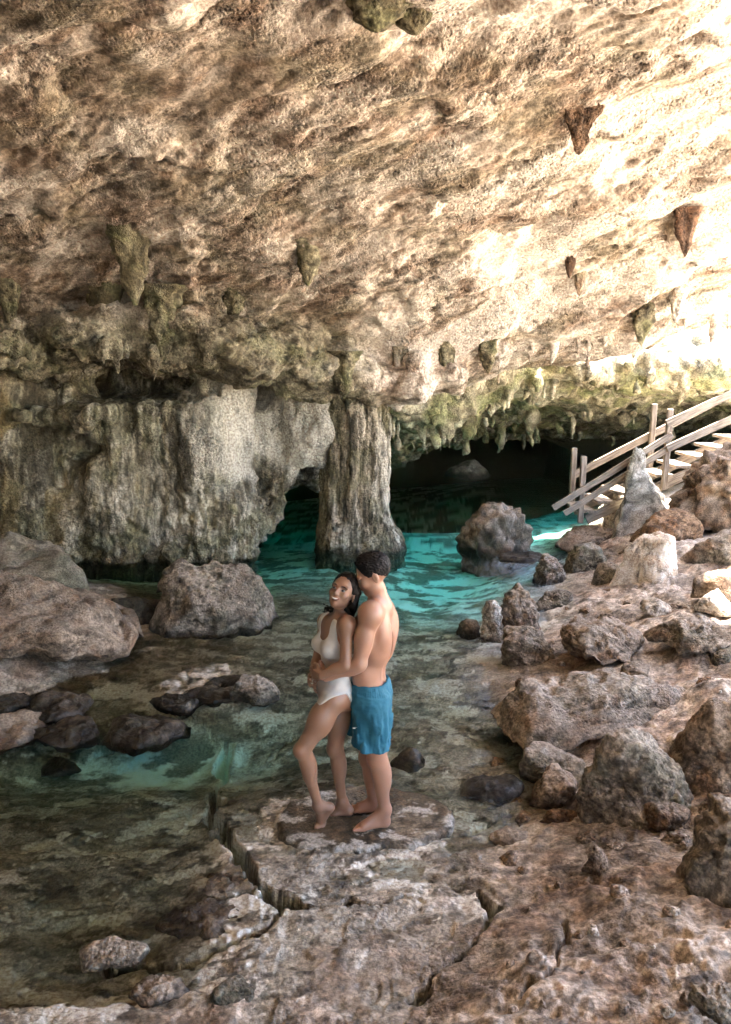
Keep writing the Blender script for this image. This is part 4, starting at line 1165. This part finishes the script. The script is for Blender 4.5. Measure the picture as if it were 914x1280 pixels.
# shoulder blade and pectoral hints, spine groove
S.el(rib + np.array([-.085, -.075, .06]) @ RM, RM, (.035, .06, .085), .05); S.el(rib + np.array([-.085, .075, .06]) @ RM, RM, (.035, .06, .085), .05)
S.el(rib + np.array([.085, -.07, .06]) @ RM, RM, (.035, .065, .05), .04); S.el(rib + np.array([.085, .07, .06]) @ RM, RM, (.035, .065, .05), .04)
S.el(abd + np.array([-.125, 0, .04]) @ RM, RM, (.03, .012, .22), .03, True)
e1, w1_ = J(449, 830, -.125), J(408, 846, -.085)
S.el(s1, RM, (.062, .058, .07), .03); S.rc(s1, e1, .052, .043, .03); S.el(s1 * .5 + e1 * .5 + [-.01, 0, 0], RM, (.05, .046, .09), .03)
S.rc(e1, w1_, .045, .029, .02); S.el(e1 * .7 + w1_ * .3, RM, (.06, .044, .043), .03)
e2, w2_ = J(452, 828, .32), J(405, 847, .15)
S.rc(s2, e2, .05, .042, .03); S.rc(e2, w2_, .044, .028, .02)
add_hand(S, w1_ + [-.005, .008, 0], (-.62, .75, -.10), (.75, .62, 0), side=1, sz=1.02, curl=.42)
add_hand(S, w2_, (-.55, -.80, -.12), (.80, -.5, 0), side=-1, sz=1.0, curl=.45)
# legs
h1, k1, a1 = J(466, 884, .0), J(472, 950, -.02), J(481, 1012, .01)
h2, k2, a2 = J(460, 880, .175), J(461, 948, .155), J(468, 1002, .17)
for h, k_, a_ in ((h1, k1, a1), (h2, k2, a2)):
    S.rc(h, k_, .088, .058, .03); S.rc(k_, a_, .052, .036, .02)
    bk = unit(np.array([.95, -.1, 0])); S.el(k_ * .68 + a_ * .32 + bk * .022, np.eye(3), (.050, .048, .105), .04)
    S.el(k_ - bk * .022, np.eye(3), (.040, .042, .05), .02)
hl, tp = atZ(485, 1032, SLAB_Z), atZ(441, 1038, SLAB_Z); add_foot(S, a1, hl - unit(hl - tp) * .02, hl + (tp - hl) * .70, tp, 1)
hl2, tp2 = atZ(472, 1013, SLAB_Z), atZ(439, 1014, SLAB_Z); add_foot(S, a2, hl2 - unit(hl2 - tp2) * .02, hl2 + (tp2 - hl2) * .66, tp2, -1)
hc = J(467, 717, .045); RH = frame(np.array([-.94, -.02, -.36]), np.array([-.25, 0, 1.]))
GM = add_head(S, hc, RH, 1.0)
man_me = smooth_mesh('person', S, S.box(), .0052)
base = np.array([(h1[0] + h2[0]) / 2, Y0 + .08, SLAB_Z], np.float32)
V = coords(man_me); t = np.ones((len(V), 3), np.float32)
L = (V - hc) @ RH.T
beard = sstep(-.035, -.06, L[:, 2]) * sstep(-.01, .03, L[:, 0]) * (np.linalg.norm(L, axis=1) < .14)
t = lerp(t, (.62, .60, .60), beard * .6)
tint(man_me, t, True); set_coords(man_me, V - base)
man = link('person', man_me, M['skin_m'], loc=base)
tag(man, 'shirtless person in blue swim shorts looking down and embracing the other', 'person')
face_parts(man, GM, RH, 1.0, M['hair_m'], lid=.55)
# hair: short, cut high over the ears
def f_hair_m(P):
    L = (P - hc) @ RH.T
    q = L - np.array([-.013, 0, .039]); r = np.array([.102, .082, .092])
    k0 = np.linalg.norm(q / r, axis=1); k1 = np.linalg.norm(q / r ** 2, axis=1) + 1e-6
    d = k0 * (k0 - 1) / k1
    d = d - .012 * sstep(.05, .11, L[:, 2]) * sstep(-.02, .06, L[:, 0])
    d = d + fbm(P * np.array([60, 140, 140], np.float32), 2, 5) * .006 + fbm(P * 28, 2, 6) * .004
    cut = (L[:, 0] - .55 * L[:, 2] - .040) * .87
    side = -(L[:, 2] + .005 - np.clip(L[:, 0] + .035, -.2, .0) * 1.1) * .8      # rises over the ears, drops to the nape
    side = np.minimum(side, np.maximum(np.abs(L[:, 0] - .018) - .010, -(L[:, 2] + .018)))
    return smax(smax(d, cut, .012), side, .01)
blob('hair', M['hair_m'], man, f_hair_m, (hc - .16, hc + .16), .004)
# shorts
hem1, hem2 = J(464, 926, -.01), J(457, 922, .15)
SH = Shape(); SH.el(pel + [0, 0, .0], RM, (.128, .178, .15), .03); SH.el(pel + [0, 0, .07], RM, (.112, .158, .10), .03)
SH.rc(h1 + [0, 0, .04], hem1 + [.006, 0, -.06], .108, .118, .04); SH.rc(h2 + [0, 0, .04], hem2 + [0, 0, -.06], .105, .112, .04)
waist_n = unit(np.array([.12, 0, 1.])); waist_p = J(461, 847, .09)
def f_shorts(P):
    d = SH(P)
    a = np.arctan2(P[:, 1] - pel[1], P[:, 0] - pel[0])
    low = sstep(waist_p[2] - .06, waist_p[2] - .25, P[:, 2])
    d = d + low * (.007 * np.sin(a * 8 + P[:, 2] * 11 + 4 * fbm(P * 5, 2, 31)) + .022 * fbm(P * np.array([15, 15, 4], np.float32), 3, 33)) + .006 * fbm(P * 22, 2, 37)
    band = sstep(waist_p[2] - .055, waist_p[2] - .045, P[:, 2] + (P[:, 0] - waist_p[0]) * .12)
    d = d + band * (.006 + .0016 * np.sin(a * 74) + .003 * fbm(P * 30, 2, 39))
    out = d
    d = smax(d, (P - waist_p) @ waist_n.astype(np.float32), .006)
    hem = hem1 * .5 + hem2 * .5
    d = smax(d, -(P[:, 2] - hem[2] - .03 * np.sin(a * 2 + .5) * .3 + (P[:, 1] - hem[1]) * .05), .006)
    return smax(d, -(out + .013), .004)
lo, hi = SH.box(); lo[2] = hem1[2] - .05
shorts = blob('swim_shorts', M['shorts'], man, f_shorts, (lo, hi), .005)
# small white print on the near leg of the shorts
pc = J(444, 913, -.12)
bm = bmesh.new(); prev = None
for k in range(9):
    u = k / 8; x = -.018 + .036 * u; zc_ = .010 * (u - .3) ** 2 * 2.0 - .004; th = .0035 * math.sin(math.pi * min(1, u * 1.4 + .05)) * (1.2 - u) + .0003
    a, b = bm.verts.new((x, -.0 - .0, zc_ + th)), bm.verts.new((x, 0, zc_ - th))
    if prev: bm.faces.new((prev[0], prev[1], b, a))
    prev = (a, b)
lm = bpy.data.meshes.new('logo'); bm.to_mesh(lm); bm.free()
SV = coords(shorts.data) + base
cand = SV[(np.abs(SV[:, 0] - pc[0]) < .02) & (np.abs(SV[:, 2] - pc[2]) < .02)]
ly = (cand[:, 1].min() if len(cand) else pc[1]) - .004
lg = link('logo', lm, M['logo'], parent=shorts, loc=(pc[0] - base[0], ly - base[1], pc[2] - base[2]))

# ---------------- woman
fw = np.array([-.86, -.50, 0]); RW = frame(fw, np.array([0, 0, 1.]))
S = Shape(); T = Shape()
wp, ww, wr, wu = J(418, 863, .06), J(420, 832, .06), J(419, 803, .06), J(421, 784, .06)
for Z in (S, T):
    Z.el(wp, RW, (.092, .138, .115), .03); Z.el(wp + np.array([-.055, -.06, -.045]) @ RW, RW, (.065, .07, .07), .03); Z.el(wp + np.array([-.055, .06, -.045]) @ RW, RW, (.065, .07, .07), .03)
    Z.el(ww, RW, (.072, .104, .13), .05); Z.el(wr, RW, (.084, .118, .12), .05); Z.el(wu, RW, (.066, .125, .075), .05)
    for s in (-1, 1): Z.el(wr + np.array([.068, s * .058, -.012]) @ RW, RW, (.048, .052, .050), .025)
wh1, wk1, wa1 = J(416, 876, -.035), J(378, 938, -.12), J(398, 1007, -.045)
wh2, wk2, wa2 = J(425, 876, .135), J(419, 936, .095), J(428, 1002, .12)
for Z in (S, T):
    Z.rc(wh1, wk1, .076, .047, .04); Z.rc(wh2, wk2, .076, .047, .04)
for h, k_, a_, bk in ((wh1, wk1, wa1, unit([.9, .1, -.1])), (wh2, wk2, wa2, unit([.9, .1, 0]))):
    S.rc(k_, a_, .042, .027, .02); S.el(k_ * .70 + a_ * .30 + bk * .018, np.eye(3), (.039, .038, .095), .04); S.el(k_ - bk * .016, np.eye(3), (.036, .038, .045), .02)
    S.el(h * .6 + k_ * .4, np.eye(3), (.067, .067, .09), .05)
ws1, ws2 = J(434, 781, -.055), J(407, 777, .165)
S.rc(ws1, ws2, .042, .042, .05); T.rc(ws1, ws2, .042, .042, .05)
wn, wn2 = J(424, 773, .06), J(428, 755, .045)
S.rc(wn + [0, 0, -.02], wn2, .046, .042, .03); 
for Z in (S, T): Z.rc(wn + [0, 0, -.015], ws1 + [0, 0, .01], .03, .028, .04); Z.rc(wn + [0, 0, -.015], ws2 + [0, 0, .01], .03, .028, .04)
we1, ww1 = J(432, 832, -.135), J(402, 844, -.115)
S.el(ws1, RW, (.045, .042, .05), .03); S.rc(ws1, we1, .039, .034, .03); S.rc(we1, ww1, .034, .023, .02); S.el(we1 * .7 + ww1 * .3, np.eye(3), (.045, .034, .034), .02)
we2, ww2 = J(396, 829, .19), J(392, 842, .09)
S.rc(ws2, we2, .038, .032, .03); S.rc(we2, ww2, .032, .023, .02)
add_hand(S, ww1, (-.72, .68, -.16), (.66, .72, 0), side=1, sz=.88, curl=.40)
add_hand(S, ww2, (-.30, -.93, -.02), (.90, -.3, -.1), side=-1, sz=.88, curl=.42)
bl = atZ(401, 1031, SLAB_Z); tp = atZ(397, 1040, SLAB_Z); hl = J(412, 1009, -.015) - [0, 0, .03]
up = np.array([0, 0, 1.])
# raised heel: sole from heel down to the ball, toes on the rock
S.rc(wa1, hl + up * .03, .031, .028, .02); S.rc(hl + up * .026, bl + up * .02, .027, .024, .02); S.rc(wa1, bl + up * .03, .030, .021, .03)
fd = unit(tp - bl); sd = np.cross(up, fd)
for i in range(5):
    a = bl + up * .013 - sd * (.020 - .0115 * i) - fd * .01; L = (.060, .058, .050, .042, .034)[i]; r = (.012, .0085, .008, .0078, .0075)[i]
    S.rc(a, a + fd * L * .6, r * 1.1, r, .010); S.rc(a + fd * L * .6, a + fd * L - up * (.012 - r), r, r * .85, .004)
hl2, tp2 = atZ(436, 1018, SLAB_Z), atZ(413, 1018, SLAB_Z); add_foot(S, wa2, hl2, hl2 + (tp2 - hl2) * .68, tp2, -1, .88)
whc = J(429.5, 740, .04); RWH = frame(np.array([-.30, -.82, .46]), np.array([.42, .40, 1.]))
GW = add_head(S, whc, RWH, .93, True)
wme = smooth_mesh('person', S, S.box(), .0048)
wbase = np.array([wp[0], Y0 + .03, SLAB_Z], np.float32)
V = coords(wme); tint(wme, np.ones((len(V), 3), np.float32), True); set_coords(wme, V - wbase)
woman = link('person', wme, M['skin_w'], loc=wbase)
tag(woman, 'smiling long-haired person in white one-piece swimsuit leaning back into the embrace', 'person')
face_parts(woman, GW, RWH, .93, M['hair_w'], smile=True)
def f_suit(P):
    d = T(P) - .006
    L = (P - wp) @ RW.T
    al = np.abs(L[:, 1])
    top = wu[2] - wp[2]
    leg = -(L[:, 2] + .115 - 1.35 * np.clip(al - .028, 0, 1)) * .6
    lb = -(L[:, 2] + .120 - .85 * np.clip(al - .05, 0, 1)) * .7
    wb = sstep(.0, -.06, L[:, 0]); leg = leg * (1 - wb) + lb * wb
    d = smax(d, leg, .006)
    neck = .058 - np.sqrt(L[:, 1] ** 2 + (np.clip(L[:, 2] - top - .01, -.2, .0) * .78) ** 2)
    d = smax(d, neck, .006)
    arm = np.where(L[:, 2] > top - .075, al - .106 - .25 * np.clip(top - .03 - L[:, 2], 0, .06), -.02)
    d = smax(d, arm, .006)
    # soft creases at the waist
    d = d + .002 * np.sin(L[:, 2] * 120 + 3 * fbm(P * 12, 2, 41)) * sstep(.10, .02, np.abs(L[:, 2] - .10))
    d = smax(d, L[:, 2] - top - .075, .005)
    return d
lo, hi = T.box(); lo[2] = wp[2] - .2
blob('swimsuit', M['suit'], woman, f_suit, (lo, hi), .0045)
hk = J(441, 775, -.005)
HS = Shape()
def Gw(f, l, u): return whc + (np.array([f, l, u]) * .93) @ RWH
for a, b, c_, r in [((-.08, -.055, .0), (-.10, -.04, -.09), J(440, 776, .0), .03), ((-.09, -.02, .0), (-.115, -.01, -.10), J(444, 783, .03), .034), ((-.09, .02, .0), (-.115, .03, -.10), J(441, 781, .07), .032),
                    ((-.07, .06, .02), (-.08, .065, -.07), J(414, 764, .12), .024), ((-.02, .078, .03), (-.03, .082, -.06), J(406, 760, .12), .02), ((-.05, -.072, .02), (-.07, -.062, -.06), J(439, 768, -.03), .02)]:
    HS.rc(Gw(*a), Gw(*b), r, r * .9, .02); HS.rc(Gw(*b), c_, r * .9, r * .3, .02)
rh = np.random.RandomState(3)
for k in range(16):          # loose damp strands
    sd_ = 1 if k % 3 == 0 else -1
    a = (-.06 - .05 * rh.rand(), sd_ * (.03 + .05 * rh.rand()), -.02 - .03 * rh.rand()); b = (a[0] - .01 + .02 * rh.rand(), a[1] * (1.0 + .3 * rh.rand()), -.10 - .04 * rh.rand())
    e = J(436 + 11 * rh.rand(), 772 + 16 * rh.rand(), -.04 + .1 * rh.rand()) if sd_ < 0 else J(403 + 12 * rh.rand(), 752 + 14 * rh.rand(), .10 + .05 * rh.rand())
    HS.rc(Gw(*a), Gw(*b), .010, .008, .006); HS.rc(Gw(*b), e, .008, .003, .006)
def f_hair_w(P):
    L = (P - whc) @ RWH.T / .93
    q = L - np.array([-.016, 0, .037]); r = np.array([.105, .086, .096])
    k0 = np.linalg.norm(q / r, axis=1); k1 = np.linalg.norm(q / r ** 2, axis=1) + 1e-6
    d = k0 * (k0 - 1) / k1
    cut = (L[:, 0] - .50 * L[:, 2] - .030) * .87
    ear = np.maximum(-(L[:, 2] + .0 + .9 * np.clip(-L[:, 0] - .02, 0, .2)), -.05)
    d = smax(smax(d, cut, .012), ear, .012)
    d = smin(d, HS(P), .02)
    return d + fbm(P * np.array([110, 110, 16], np.float32), 3, 43) * .006
lo, hi = HS.box(); blob('hair', M['hair_w'], woman, f_hair_w, (np.minimum(lo, whc - .14), np.maximum(hi, whc + .14)), .004)
